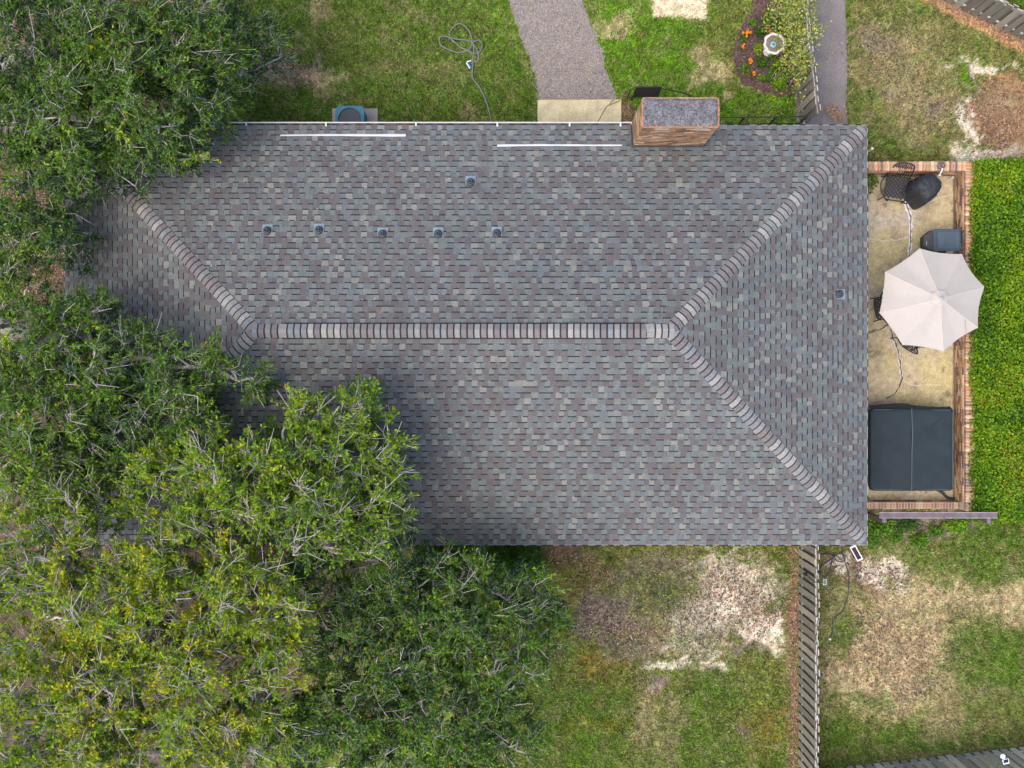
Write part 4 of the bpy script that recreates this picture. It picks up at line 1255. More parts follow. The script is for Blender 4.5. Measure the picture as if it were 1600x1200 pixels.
    link('branches', np_mesh('branches', np.concatenate(Vs) - off, np.concatenate(FF), None, True), M['bark'], root)
    barem = rg.random(len(tA)) < bare
    rep = np.where(barem, 0, per)
    s = np.repeat(np.arange(len(tA)), rep)
    t = rg.uniform(0.18, 1.06, len(s)) ** 0.8
    pos = np.where((t < 0.5)[:, None], tA[s] + (tM[s] - tA[s]) * (t * 2)[:, None], tM[s] + (tB[s] - tM[s]) * (t * 2 - 1)[:, None])
    pos = pos + rg.normal(0, 0.022, pos.shape)
    ax = tD[s] * 0.6 + rg.normal(0, 0.7, pos.shape) + np.array([0, 0, 0.12])
    LL = rg.uniform(*leafL, len(s)); WW = LL * rg.uniform(0.38, 0.55, len(s))
    V, Fc = leaves_np(pos, ax, LL, WW, rg)
    keys = ['dark', 'mid', 'light', 'yellow', 'rust']
    pal = np.array([LEAFC[k_] for k_ in keys])
    # a spray keeps one tone; upper sprays carry the young leaves
    base = np.array(mix)
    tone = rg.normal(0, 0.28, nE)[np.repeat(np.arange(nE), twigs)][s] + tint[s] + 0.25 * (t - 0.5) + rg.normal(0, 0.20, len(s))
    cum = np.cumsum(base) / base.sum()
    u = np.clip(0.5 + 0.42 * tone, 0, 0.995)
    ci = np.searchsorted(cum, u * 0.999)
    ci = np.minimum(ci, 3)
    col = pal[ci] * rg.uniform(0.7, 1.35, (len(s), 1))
    ru = rg.random(len(s)) < base[4]
    col[ru] = pal[4]
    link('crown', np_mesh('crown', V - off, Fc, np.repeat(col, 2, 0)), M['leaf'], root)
    return root


make_tree('evergreen_tree', 'dark green evergreen tree over the north west roof corner', (40, 190), 2.4,
          [(60, 60, 105, 4.6, 1.0, -0.2), (175, 60, 110, 4.8, 1.0, 0.1), (285, 70, 95, 4.5, 0.9, 0.0), (380, 50, 62, 3.4, 0.6, -0.3), (110, 180, 105, 5.2, 1.1, 0.2), (225, 165, 95, 5.2, 0.9, 0.2),
           (305, 150, 52, 4.6, 0.6, 0.15), (40, 280, 80, 4.6, 0.9, 0.1), (155, 245, 66, 4.8, 0.8, 0.0), (45, 355, 60, 4.0, 0.8, -0.2), (10, 170, 70, 4.8, 0.9, 0.25), (240, 225, 54, 4.6, 0.5, -0.05), (205, 290, 26, 4.4, 0.4, -0.1), (345, 110, 44, 4.0, .5, -.1), (92, 368, 50, 4.6, .6, -.15)],
          101, dens=14, per=18, sticks=.5, mix=(0.47, 0.34, 0.14, 0.05, 0.006))
make_tree('evergreen_tree', 'dark green tree spreading over the west end of the roof', (40, 560), 2.6,
          [(20, 440, 55, 4.6, 0.8, 0.35), (60, 530, 95, 5.2, 1.0, 0.15), (135, 505, 58, 5.0, 0.8, -0.1), (165, 580, 90, 5.4, 1.0, 0.0), (270, 600, 70, 5.4, 0.8, -0.05), (60, 640, 105, 5.6, 1.0, 0.3), (190, 670, 85, 5.2, 0.8, -0.2),
           (330, 570, 42, 5.3, 0.6, 0.1), (390, 590, 42, 5.2, 0.6, 0.0), (300, 670, 60, 5.4, 0.7, -0.1), (240, 540, 35, 5.2, .5, 0.05), (140, 735, 66, 5.0, .8, -0.15), (60, 720, 60, 5.0, .8, -0.1), (225, 730, 50, 4.8, .6, -0.2)],
          202, dens=15, per=18, sticks=.8, mix=(0.40, 0.36, 0.18, 0.06, 0.008), bare=0.06)
make_tree('evergreen_tree', 'lighter green tree with pale bare twigs reaching over the south roof slope', (380, 880), 3.0,
          [(520, 700, 85, 6.0, 0.9, 0.15), (440, 720, 75, 6.1, 0.9, 0.2), (560, 650, 50, 5.8, 0.7, 0.1), (595, 760, 46, 5.8, 0.7, 0.1), (480, 800, 85, 6.4, 0.9, 0.15), (390, 770, 80, 6.4, 0.9, 0.35), (560, 830, 70, 5.7, 0.8, 0.05), (330, 740, 70, 6.0, 0.8, 0.3), (600, 700, 40, 5.8, 0.6, 0.05), (250, 760, 70, 5.8, 0.8, 0.4), (330, 830, 70, 6.2, .8, 0.3), (480, 630, 34, 5.6, .5, 0.1), (580, 800, 50, 5.2, .6, -0.1)],
          303, dens=15, per=22, sticks=1.5, mix=(0.19, 0.37, 0.34, 0.09, 0.01), bare=0.22, tip=0.011)
make_tree('evergreen_tree', 'yellow green tree with pale twigs in the bottom left corner', (255, 1035), 3.0,
          [(250, 960, 110, 6.8, 1.0, 0.45), (140, 950, 95, 6.6, 0.9, 0.45), (370, 950, 95, 6.8, 0.9, 0.4), (50, 900, 85, 6.0, 0.9, 0.2), (50, 1050, 95, 6.4, 1.0, 0.5), (170, 1080, 100, 6.8, 1.0, 0.55), (310, 1090, 100, 6.8, 1.0, 0.55), (420, 1030, 65, 6.4, 0.8, 0.4), (270, 880, 70, 6.4, 0.8, 0.4), (440, 960, 50, 6.3, 0.7, 0.3), (40, 1165, 80, 6.4, 0.9, 0.4), (180, 1180, 80, 6.6, .9, 0.5), (320, 1185, 80, 6.4, .9, 0.4), (120, 800, 70, 5.4, 0.8, 0.1), (40, 770, 75, 5.4, 0.8, 0.1), (410, 1140, 60, 6.0, .8, 0.2)],
          404, dens=14, per=22, sticks=1.7, mix=(0.20, 0.33, 0.30, 0.17, 0.02), bare=0.24, tip=0.011)
make_tree('evergreen_tree', 'dark green tree on the south lawn below the roof edge', (660, 1080), 2.4,
          [(720, 955, 90, 4.8, 0.9, 0.1), (620, 915, 70, 4.8, 0.8, -0.15), (812, 945, 60, 4.4, 0.7, 0.1), (640, 1030, 95, 5.0, 1.0, 0.0), (775, 1050, 88, 4.8, 0.9, 0.1), (550, 990, 75, 4.8, 0.8, -0.15), (550, 1110, 90, 5.2, 1.0, 0.1), (680, 1140, 95, 5.0, 1.0, 0.15), (842, 1000, 48, 4.2, 0.6, 0.1), (470, 1150, 75, 5.0, 0.9, 0.1), (785, 1155, 56, 4.4, 0.7, 0.1), (500, 890, 60, 4.6, .7, -0.2), (590, 1190, 70, 5.0, .8, 0.15), (740, 1195, 60, 4.6, .7, 0.2), (866, 968, 32, 4.0, .4, 0.1), (800, 1100, 46, 4.4, .6, 0.1)],
          505, dens=14, per=18, sticks=.5, mix=(0.47, 0.35, 0.15, 0.03, 0.008), bare=0.08)


def leafy(name, label, cat, spots, seed, pal, leafL, per_m2, group=None, stem=True, upb=0.9, flower=None, part='foliage', root=None):
    """low plant or hedge: leaves spread over and through mounds (x, y, z_top, rx, ry, depth)"""
    rg = np.random.default_rng(seed)
    x0 = np.mean([s[0] for s in spots]); y0 = np.mean([s[1] for s in spots])
    if root is None: root = thing(name, label, cat, (x0, y0, 0), group)
    pos = []
    for (x, y, zt, rx, ry, dp) in spots:
        n = max(6, int(per_m2 * math.pi * rx * ry))
        rho = np.sqrt(rg.random(n)); th = rg.random(n) * 6.283
        ed = 1 + 0.18 * np.sin(3 * th + x * 7) + 0.1 * np.sin(5 * th + y * 9)
        px = x + rx * rho * ed * np.cos(th); py = y + ry * rho * ed * np.sin(th)
        z = zt * np.sqrt(np.clip(1 - rho ** 2 * 0.85, 0.05, 1)) - dp * rg.random(n) ** 1.7
        z += (fbm(px, py, 5, 2, seed) - 0.5) * 0.12 * min(1, zt)
        pos.append(np.stack([px, py, np.maximum(z, 0.015)], -1))
    pos = np.concatenate(pos); n = len(pos)
    c0 = np.array([x0, y0, 0])
    ax = rg.normal(0, 1, (n, 3)); ax[:, 2] = np.abs(ax[:, 2]) * 0.5
    L = rg.uniform(*leafL, n)
    V, Fc = leaves_np(pos, ax, L, L * rg.uniform(0.42, 0.6, n), rg, upb)
    pl = np.array([p[0] for p in pal]); w = np.array([p[1] for p in pal], float)
    col = pl[rg.choice(len(pl), n, p=w / w.sum())] * rg.uniform(0.7, 1.3, (n, 1))
    rl_ = np.array(root_loc(root))
    link(part, np_mesh(part, V - rl_, Fc, np.repeat(col, 2, 0)), M['leaf'], root)
    if stem:
        k = max(3, n // 40)
        sel = rg.choice(n, min(k, n), replace=False)
        B = pos[sel]; A = B.copy(); A[:, :2] = A[:, :2] * 0.6 + np.array([x0, y0]) * 0.4 if len(spots) == 1 else A[:, :2] + rg.normal(0, .05, (len(sel), 2)); A[:, 2] = 0
        V, Fc = tubes_np(A, B, np.full(len(sel), 0.007), np.full(len(sel), 0.004), 4)
        link('stems', np_mesh('stems', V - rl_, Fc), M['bark'], root)
    return root


# clipped hedge east of the patio
def hedge():
    rg = np.random.default_rng(9)
    x0, x1, y0, y1, zt = 11.63, 14.4, -3.35, 5.52, 1.12
    root = thing('hedge', 'bright green clipped hedge along the outside of the brick patio wall', 'hedge', ((x0 + x1) / 2, (y0 + y1) / 2, 0))
    n = 70000
    x = rg.uniform(x0 - 0.28, x1, n); y = rg.uniform(y0 - 0.08, y1 + 0.05, n)
    # ragged edge over the wall cap
    lim = x0 - 0.05 - 0.22 * fbm(x * 0 + 3, y, 2.2, 4, 4)
    k = x > lim
    x = x[k]; y = y[k]; n = len(x)
    edge = np.minimum(np.minimum((x - lim[k]) * 1.0, (y - y0 + 0.1) * 0.9), (y1 - y + 0.08) * 0.9)
    z = zt - 0.35 * np.exp(-edge / 0.10) - 0.36 * rg.random(n) ** 1.6 + (fbm(x, y, 1.8, 4, 8) - 0.5) * 0.55
    pos = np.stack([x, y, z], -1)
    n2 = 22000                                  # sides
    ys_ = rg.uniform(y0, y1, n2 // 2); q1 = np.stack([x0 + rg.normal(0.08, .05, n2 // 2), ys_, rg.uniform(0.05, 1.0, n2 // 2)], -1)
    xs_ = rg.uniform(x0, x1, n2 // 4); q2 = np.stack([xs_, y0 + rg.normal(0, .05, n2 // 4), rg.uniform(0.05, 1.0, n2 // 4)], -1)
    xs_ = rg.uniform(x0, x1, n2 // 4); q3 = np.stack([xs_, y1 + rg.normal(0, .05, n2 // 4), rg.uniform(0.05, 1.0, n2 // 4)], -1)
    pos = np.concatenate([pos, q1, q2, q3]); n = len(pos)
    ax = rg.normal(0, 1, (n, 3)); ax[:, 2] = np.abs(ax[:, 2]) * 0.6
    L = rg.uniform(0.045, 0.085, n)
    V, Fc = leaves_np(pos, ax, L, L * rg.uniform(0.6, 0.8, n), rg, 1.1)
    pal = np.array([(0.042, 0.118, 0.008), (0.105, 0.23, 0.007), (0.18, 0.31, 0.008), (0.28, 0.37, 0.010), (0.24, 0.17, 0.03)])
    patch = fbm(pos[:, 0], pos[:, 1], 1.2, 3, 55)
    u = np.clip(rg.random(n) * 0.8 + (patch - 0.4) * 0.9, 0, 0.999)
    ci = np.searchsorted(np.array([0.24, 0.58, 0.85, 0.99, 1.0]), u)
    col = pal[ci] * rg.uniform(0.75, 1.25, (n, 1))
    off = np.array(root.location)
    link('foliage', np_mesh('foliage', V - off, Fc, np.repeat(col, 2, 0)), M['leaf'], root)
    m = 500
    A = np.stack([rg.uniform(x0 + .1, x1, m), rg.uniform(y0 + .1, y1 - .1, m), np.zeros(m)], -1); B = A + np.stack([rg.normal(0, .15, m), rg.normal(0, .15, m), rg.uniform(0.7, 1.0, m)], -1)
    V, Fc = tubes_np(A, B, np.full(m, .012), np.full(m, .006), 5)
    link('stems', np_mesh('stems', V - off, Fc), M['bark'], root)


hedge()

GP = [((0.035, 0.095, 0.012), 3), ((0.07, 0.16, 0.012), 4), ((0.12, 0.23, 0.015), 2)]
GD = [((0.022, 0.062, 0.012), 4), ((0.04, 0.10, 0.014), 4), ((0.075, 0.15, 0.015), 1)]
GL = [((0.10, 0.22, 0.012), 3), ((0.17, 0.30, 0.015), 3), ((0.06, 0.14, 0.012), 2)]
for (px, py, rx, ry, lab) in [(690, 876, 0.75, 0.42, 'low dark green shrub under the south eave next to the tree'), (770, 872, 0.62, 0.40, 'low dark green shrub in the middle under the south eave'), (822, 874, 0.42, 0.42, 'low dark green shrub at the lawn end of the south eave')]:
    x, y = P(px, py, 0.9)
    leafy('foundation_shrub', lab, 'shrub', [(x, y - .08, 1.35, rx, ry + .12, 0.6)], px, [((0.04, 0.115, 0.014), 4), ((0.075, 0.18, 0.014), 4), ((0.12, 0.24, 0.015), 1)], (0.05, 0.09), 3400, 'shrubs under the south eave')
for (px, py, rx, ry, h_, lab, pal) in [(1385, 822, .26, .20, .35, 'leafy green weed patch below the timber rail near the roof', GP), (1420, 822, .26, .16, .3, 'low weed patch below the middle of the timber rail', GD), (1440, 845, .22, .18, .2, 'sparse weed clump on the lawn below the timber rail', GP),
                                       (1496, 822, .30, .19, .35, 'bright green weed clump below the right half of timber rail', GL), (1366, 836, .16, .36, .25, 'narrow weed strip along the roof corner below the patio', GP), (1465, 832, .18, .14, .2, 'small weed tuft between the clumps below timber rail', GP), (1400, 840, .22, .12, .18, 'thin weed tuft left of the lawn below timber rail', GP)]:
    x, y = P(px, py, 0.2)
    leafy('weed_clump', lab, 'weeds', [(x, y, h_, rx, ry, .2)], px + 5, [((a_[0] * 1.25, a_[1] * 1.25, a_[2]), b_) for a_, b_ in pal], (0.05, 0.09), 3000, 'weeds below the timber rail')
x, y = P(1365, 283, .4); leafy('patio_plant', 'green leafy plant peeking out from the eave at the patio corner', 'plant', [(x - 0.1, y, .6, .22, .28, .4)], 3, GP, (0.05, 0.09), 1600)

# ------------------------------------------------------------------ flower bed
x, y = P(1210, 68, .62)
bb = thing('bird_bath', 'round pale stone bird bath with blue floating disc in the flower bed', 'bird bath', (x, y, 0))
wob = lambda a, r: 1 + (0.05 * math.sin(a * 8) + 0.03 * math.sin(a * 3 + 1)) * (1 if r > 0.2 else 0)
MB().lathe((x, y, 0), [(0.16, 0.0), (0.15, 0.06), (0.07, 0.12), (0.06, 0.42), (0.10, 0.50)], 20).build('pedestal', M['stuccoed'], bb, smooth=True)
MB().lathe((x, y, 0), [(0.08, 0.48), (0.20, 0.53), (0.275, 0.62), (0.265, 0.645), (0.225, 0.64), (0.19, 0.60), (0.0, 0.575)], 40, wob=wob).build('basin', M['stuccoed'], bb)
M['basinwater'] = mat('murky_water', color=(0.17, 0.14, 0.11), rough=0.12, n1=(14, 0.3), spec=0.5)
MB().lathe((x, y, 0), [(0.222, 0.622), (0.0, 0.623)], 40, wob=wob).build('water', M['basinwater'], bb)
cxx, cyy = x - 0.03, y - 0.03
tag(MB().lathe((cxx, cyy, 0.622), [(0.075, 0), (0.075, 0.02), (0.06, 0.03), (0.03, 0.032)], 24, (0.20, 0.42, 0.58)).lathe((cxx, cyy, 0.655), [(0.032, 0), (0.025, 0.02), (0, 0.022)], 16, (0.01, 0.03, 0.06)).build('floating_fountain', M['col']), 'small blue floating disc in the bird bath', 'fountain')
rx_, ry_ = P(1200, 79, .1)
rb_ = MB()
def rock(c, r, seed, colr):
    rr = random.Random(seed); mb = MB(); V_ = []; nlat, nlon = 6, 10
    for i in range(nlat + 1):
        for j in range(nlon):
            a = math.pi * i / nlat; b = 2 * math.pi * j / nlon
            q_ = r * (1 + rr.uniform(-.14, .14)) if 0 < i < nlat else r
            V_.append((c[0] + q_ * math.sin(a) * math.cos(b), c[1] + q_ * math.sin(a) * math.sin(b) * 0.85, c[2] + q_ * 0.7 * math.cos(a)))
    mb.add(V_, [(i * nlon + j, i * nlon + (j + 1) % nlon, (i + 1) * nlon + (j + 1) % nlon, (i + 1) * nlon + j) for i in range(nlat) for j in range(nlon)], colr)
    return mb
tag(rock((rx_, ry_, 0.18), 0.14, 4, (.6, .6, .6)).build('stone', M['stuccoed'], smooth=False), 'pale rough stone leaning at the foot of the bird bath', 'stone')

for (px, py, r_, h_, lab, pal) in [(1176, 34, .11, .22, 'small green plant at the top left of the bed', GP), (1161, 58, .09, .2, 'small dark plant at the left edge of the bed', GP), (1186, 75, .13, .3, 'yellow green bushy plant left of the bird bath', [((.2, .27, .012), 3), ((.12, .2, .012), 2)]),
                                   (1163, 107, .10, .2, 'small green plant at the lower left of the bed', GP), (1190, 122, .09, .2, 'small round green plant at the bottom of the bed', GL), (1203, 120, .10, .25, 'green plant between two others at the bottom of the bed', GP), (1219, 128, .19, .35, 'bright green bushy plant at the bottom right of the bed', GL),
                                   (1216, 105, .20, .35, 'bright green leafy plant right of centre in the bed', GP), (1226, 113, .13, .3, 'green leafy plant by the fence side of the bed', GP), (1189, 50, .14, .2, 'fine dark green tuft left above the bird bath', GD), (1190, 97, .15, .2, 'fine olive green tuft below the bird bath', GD), (1207, 88, .10, .3, 'small green plant directly below the bird bath', GP)]:
    x, y = P(px, py, h_ * 0.6)
    leafy('bedding_plant', lab, 'plant', [(x, y, h_, r_, r_, .15)], px * 3 + py, [((a_[0] * 1.3, a_[1] * 1.3, a_[2]), b_) for a_, b_ in pal], (0.04, 0.075), 3600, 'plants in the flower bed')
for (px, py, lab) in [(1171, 50, 'orange flowers at the upper left of the flower bed'), (1164, 54, 'orange flowers on the small dark plant at bed edge'), (1162, 71, 'orange flowers left of the yellow green plant'), (1172, 94, 'orange flowers left of the tuft below the bird bath'), (1176, 114, 'orange flowers low in the bed by small green plant'), (1199, 46, 'red orange flowers touching the bird bath rim')]:
    x, y = P(px, py, .25)
    t = leafy('flower', lab, 'flower', [(x, y, .2, .09, .09, .12)], px + py, GP, (0.03, 0.055), 2600, 'orange flowers in the bed')
    rr = random.Random(px)
    for k_ in range(4):
        fx, fy = x + rr.uniform(-.07, .07), y + rr.uniform(-.07, .07); mb = MB(); rad = rr.uniform(.028, .045)
        for j in range(7):
            a = j * .8976; u_ = Vector((math.cos(a), math.sin(a), .25)); v_ = Vector((-math.sin(a), math.cos(a), 0)); c_ = Vector((fx, fy, .24 + k_ * .01))
            mb.add([c_, c_ + u_ * rad * .6 + v_ * rad * .35, c_ + u_ * rad, c_ + u_ * rad * .6 - v_ * rad * .35], [(0, 1, 2, 3)], rr.choice([(.75, .20, .015), (.80, .28, .02), (.62, .10, .02)]))
        mb.build('blossom', M['grass'], t)
VAR = [((.30, .36, .05), 3), ((.46, .47, .14), 2.2), ((.12, .22, .03), 3), ((.50, .44, .03), 0.9), ((.55, .50, .30), 0.5)]
sp = []
for (px, py, r_) in [(1230, 10, 22), (1250, 10, 28), (1268, 25, 22), (1247, 42, 21), (1262, 55, 24), (1275, 42, 14), (1252, 80, 20), (1265, 88, 16), (1236, 62, 9), (1240, 95, 12), (1258, 105, 12), (1270, 100, 9), (1256, 122, 8), (1290, 40, 6), (1284, 50, 5), (1281, 66, 6), (1297, 30, 3), (1230, 86, 6), (1245, -10, 30), (1268, -8, 22), (1264, 134, 4), (1263, 143, 3)]:
    x, y = P(px, py, 1.75); sp.append((x, y, 1.9, r_ * (H - 1.8) / F, r_ * (H - 1.8) / F, 0.9))
vs = leafy('variegated_shrub', 'tall yellow variegated shrub arching over the wooden fence and bird bath', 'shrub', sp, 66, VAR, (0.05, 0.085), 900)
sp = []
for (px, py, r_) in [(1210, 18, 12), (1222, 34, 8), (1203, 26, 8)]:
    x, y = P(px, py, .8); sp.append((x, y, .8, r_ / 62, r_ / 62, .4))
leafy('green_shrub', 'dark glossy green shrub above the bird bath', 'shrub', sp, 67, GP, (0.05, 0.08), 2200)

# ------------------------------------------------------------------ patio
def build_patio():
    nx, ny = 70, 150
    xs = np.linspace(7.6, 11.38, nx); ys = np.linspace(-3.02, 5.42, ny)
    gx, gy = np.meshgrid(xs, ys)
    a = fbm(gx, gy, 0.9, 5, 300, 0.65); b = fbm(gx, gy, 1.7, 5, 320, 0.7); d = fbm(gx, gy, 5, 4, 340, 0.7)
    c = np.zeros(gx.shape + (3,)); c[:] = (0.41, 0.345, 0.225)
    c += (np.array((0.42, 0.36, 0.18)) - c) * sstep(0.45, 0.62, a)[..., None] * 0.8
    c += (np.array((0.27, 0.22, 0.155)) - c) * sstep(0.52, 0.7, b)[..., None] * 0.75
    c += (np.array((0.44, 0.38, 0.31)) - c) * sstep(0.55, 0.75, fbm(gx, gy, 0.7, 3, 400))[..., None] * 0.8
    c += (np.array((0.13, 0.11, 0.09)) - c) * sstep(0.64, 0.8, d)[..., None] * 0.8
    idx = np.arange(nx * ny).reshape(ny, nx)
    Fc = np.stack([idx[:-1, :-1], idx[:-1, 1:], idx[1:, 1:], idx[1:, :-1]], -1).reshape(-1, 4)
    V = np.stack([gx, gy, np.full(gx.shape, 0.05)], -1).reshape(-1, 3)
    # skirt down to the soil
    ring = np.concatenate([idx[0, :], idx[1:, -1], idx[-1, -2::-1], idx[-2:0:-1, 0]])
    low = V[ring].copy(); low[:, 2] = -0.05
    n0 = len(V); m = len(ring)
    sk = np.array([(ring[(i + 1) % m], ring[i], n0 + i, n0 + (i + 1) % m) for i in range(m)])
    V = np.concatenate([V, low]); Fc = np.concatenate([Fc, sk])
    me = np_mesh('patio', V, Fc)
    at = me.attributes.new('col', 'FLOAT_COLOR', 'POINT')
    cc = np.ones((len(V), 4), np.float32); cc[:n0, :3] = c.reshape(-1, 3); cc[n0:, :3] = (0.3, 0.25, 0.15)
    at.data.foreach_set('color', cc.ravel())
    return link('patio', me, M['patio'], None, 'structure')


patio = build_patio()


def crack(pts, w, colr, zt, name, seed, jag=0.02):
    rr = random.Random(seed)
    pts = [Vector(P3(a, b, .05)) for a, b in pts]
    out = []
    for a, b in zip(pts[:-1], pts[1:]):
        k_ = max(2, int((b - a).length / 0.06))
        for j in range(k_): out.append(a.lerp(b, j / k_) + Vector((rr.uniform(-jag, jag), rr.uniform(-jag, jag), 0)))
    out.append(pts[-1])
    mb = MB()
    L_ = []; R_ = []
    for i, p in enumerate(out):
        t = (out[min(i + 1, len(out) - 1)] - out[max(i - 1, 0)]).normalized(); n_ = Vector((-t.y, t.x, 0)); ww = w * rr.uniform(0.45, 1.25)
        L_.append((p.x + n_.x * ww, p.y + n_.y * ww, zt)); R_.append((p.x - n_.x * ww, p.y - n_.y * ww, zt))
    for i in range(len(out) - 1): mb.add([L_[i], L_[i + 1], R_[i + 1], R_[i]], [(0, 1, 2, 3)], colr)
    mb.build(name, M['col'], patio)


C1 = [(1412, 312), (1420, 330), (1423, 345), (1423, 370), (1420, 400), (1418, 430), (1402, 480), (1392, 515), (1396, 530), (1403, 548), (1407, 575), (1409, 590), (1405, 606), (1395, 618), (1385, 622)]
crack(C1[:7], 0.048, (0.62, 0.60, 0.60), 0.054, 'crack_filler', 1)
crack(C1[:7], 0.016, (0.06, 0.055, 0.06), 0.058, 'crack_line', 2)
crack(C1[7:12], 0.035, (0.52, 0.50, 0.46), 0.054, 'crack_filler', 7)
crack(C1[7:], 0.017, (0.06, 0.05, 0.05), 0.058, 'crack_line', 3)
crack([(1357, 519), (1373, 515), (1388, 508)], 0.015, (0.06, 0.05, 0.04), 0.058, 'crack_line', 4)
crack([(1357, 374), (1385, 376), (1422, 372), (1450, 376)], 0.014, (0.50, 0.46, 0.36), 0.054, 'crack_filler', 5)
crack([(1422, 331), (1440, 321), (1470, 308), (1488, 304)], 0.014, (0.48, 0.44, 0.36), 0.054, 'crack_filler', 6)
crack([(1409, 592), (1425, 602), (1470, 602)], 0.012, (0.50, 0.46, 0.36), 0.054, 'crack_filler', 8)

# brick wall round the patio
ZW = 0.74
wall = thing('patio_wall', 'low brick wall enclosing the patio on three sides', 'wall', (11.4, 1.2, 0))
WR = Vector(wall.location)
WI, WO = 11.40, 11.63             # inner and outer face of the east side
YT_I, YT_O = 5.36, 5.58           # north side
YB_I, YB_O = -3.00, -3.19         # south side (lower)
ZB = 0.36
for b_ in ((WI + .012, WO - .012, YB_O, YT_O - .012, 0, ZW - 0.008), (7.7, WI + .011, YT_I + .012, YT_O - .013, 0, ZW - .009), (7.7, WI + .010, YB_O + .012, YB_I - .012, 0, ZB - .008)):
    MB().box(*b_).build('mortar_core', M['mortar'], wall)
sb = MB(); nb = 0
WB = (3, 3, 3, 4, 5, 3, 4, 1)


def top_row(A, B, nrm_off, z, width, dull=False):
    global nb
    A = Vector((A[0], A[1], 0)); B = Vector((B[0], B[1], 0)); d = (B - A); L = d.length; d.normalize()
    rot = math.atan2(d.y, d.x); s = 0.0375
    while s < L:
        c = A + d * s
        ci = rnd.choice((1, 3, 5, 5, 13, 9)) if dull else rnd.choices(range(8), (4, 4, 3, 2, 2, 3, 2, 3))[0]
        dm = (0.060, width + rnd.choice((0, 0, .006, -.006)), 0.082)
        if nb < 300: put_brick(wall, WR, (c.x, c.y, z - 0.041 + rnd.uniform(-.003, .004)), dm, rot, ci); nb += 1
        else: stuff_brick(sb, (c.x, c.y, z - 0.041), dm, rot, ci)
        s += 0.075


top_row((7.75, (YT_I + YT_O) / 2), (WI - 0.005, (YT_I + YT_O) / 2), 0, ZW, YT_O - YT_I + .02)
top_row(((WI + WO) / 2, YT_O), ((WI + WO) / 2, YB_O), 0, ZW, WO - WI + .02)
top_row((7.75, (YB_I + YB_O) / 2), (WI - 0.005, (YB_I + YB_O) / 2), 0, ZB, YB_I - YB_O - .03, True)
runs = list(brick_run((WI, YB_I), (WI, YT_I), 0.08, ZW - .085, (-1, 0, 0))) + list(brick_run((7.75, YT_I), (WI, YT_I), 0.08, ZW - .085, (0, -1, 0)))
runs.sort(key=lambda t_: -t_[0][2])
for c, dm, rot in runs:
    ci = rnd.choices(range(8), WB)[0]
    if nb < 300: put_brick(wall, WR, c, dm, rot, ci); nb += 1
    else: stuff_brick(sb, c, dm, rot, ci)
for A, B, n_, zt in (((WO, YT_O), (WO, YB_O), (1, 0, 0), ZW), ((WO, YT_O), (7.75, YT_O), (0, 1, 0), ZW), ((7.75, YB_O), (WI, YB_O), (0, -1, 0), ZB), ((WI, YB_I), (7.75, YB_I), (0, 1, 0), ZB)):
    for c, dm, rot in brick_run(A, B, 0.0, zt - .085, n_): stuff_brick(sb, c, dm, rot, rnd.choices(range(8), WB)[0])
sb.build('brickwork', M['brick'], wall, kind='stuff')

# lantern / spigot standing on the north wall
x, y = P(1472, 257, .85)
la = thing('metal_lantern', 'small grey metal lantern standing on the north patio wall', 'lantern', (x, 5.47, ZW))
MB().lathe((x, 5.47, ZW), [(0.085, 0.0), (0.095, 0.06), (0.085, 0.13), (0.07, 0.14), (0.07, 0.06), (0.0, 0.06)], 18, (0.13, 0.16, 0.19)).build('bowl', M['col'], la)
MB().lathe((x + 0.03, 5.48, ZW + .05), [(0.05, 0.0), (0.045, 0.06), (0.0, 0.09)], 12, (0.32, 0.10, 0.05)).build('rust_cap', M['col'], la)
MB().tube([(x, 5.40, ZW + .13), (x - .0, 5.33, ZW + .10), (x - .03, 5.24, ZW + .02)], 0.018, 7, (0.55, 0.57, 0.6)).build('spout', M['col'], la)
MB().tube([(x - .06, 5.235, ZW + .0), (x + .01, 5.235, ZW + .03)], 0.015, 7, (0.5, 0.52, 0.52)).build('lever', M['col'], la)
x, y = P(1490, 277.5, .3)
tag(MB().lathe((x - .02, y, 0.05), [(0.032, 0), (0.032, 0.26), (0.022, 0.26), (0.022, 0.1), (0, 0.1)], 14, (0.65, 0.63, 0.6)).build('drain_pipe', M['col']), 'short white pipe standing in the north east patio corner', 'pipe')
x, y = P(1363, 232, 1.0)
tag(MB().lathe((x, y, 0), [(0.025, 0), (0.025, 0.95), (0.035, 0.96), (0.035, 1.0), (0, 1.0)], 14, (0.6, 0.52, 0.45)).build('pipe_stub', M['col']), 'pale round pipe end beside the eave north of the patio', 'pipe')


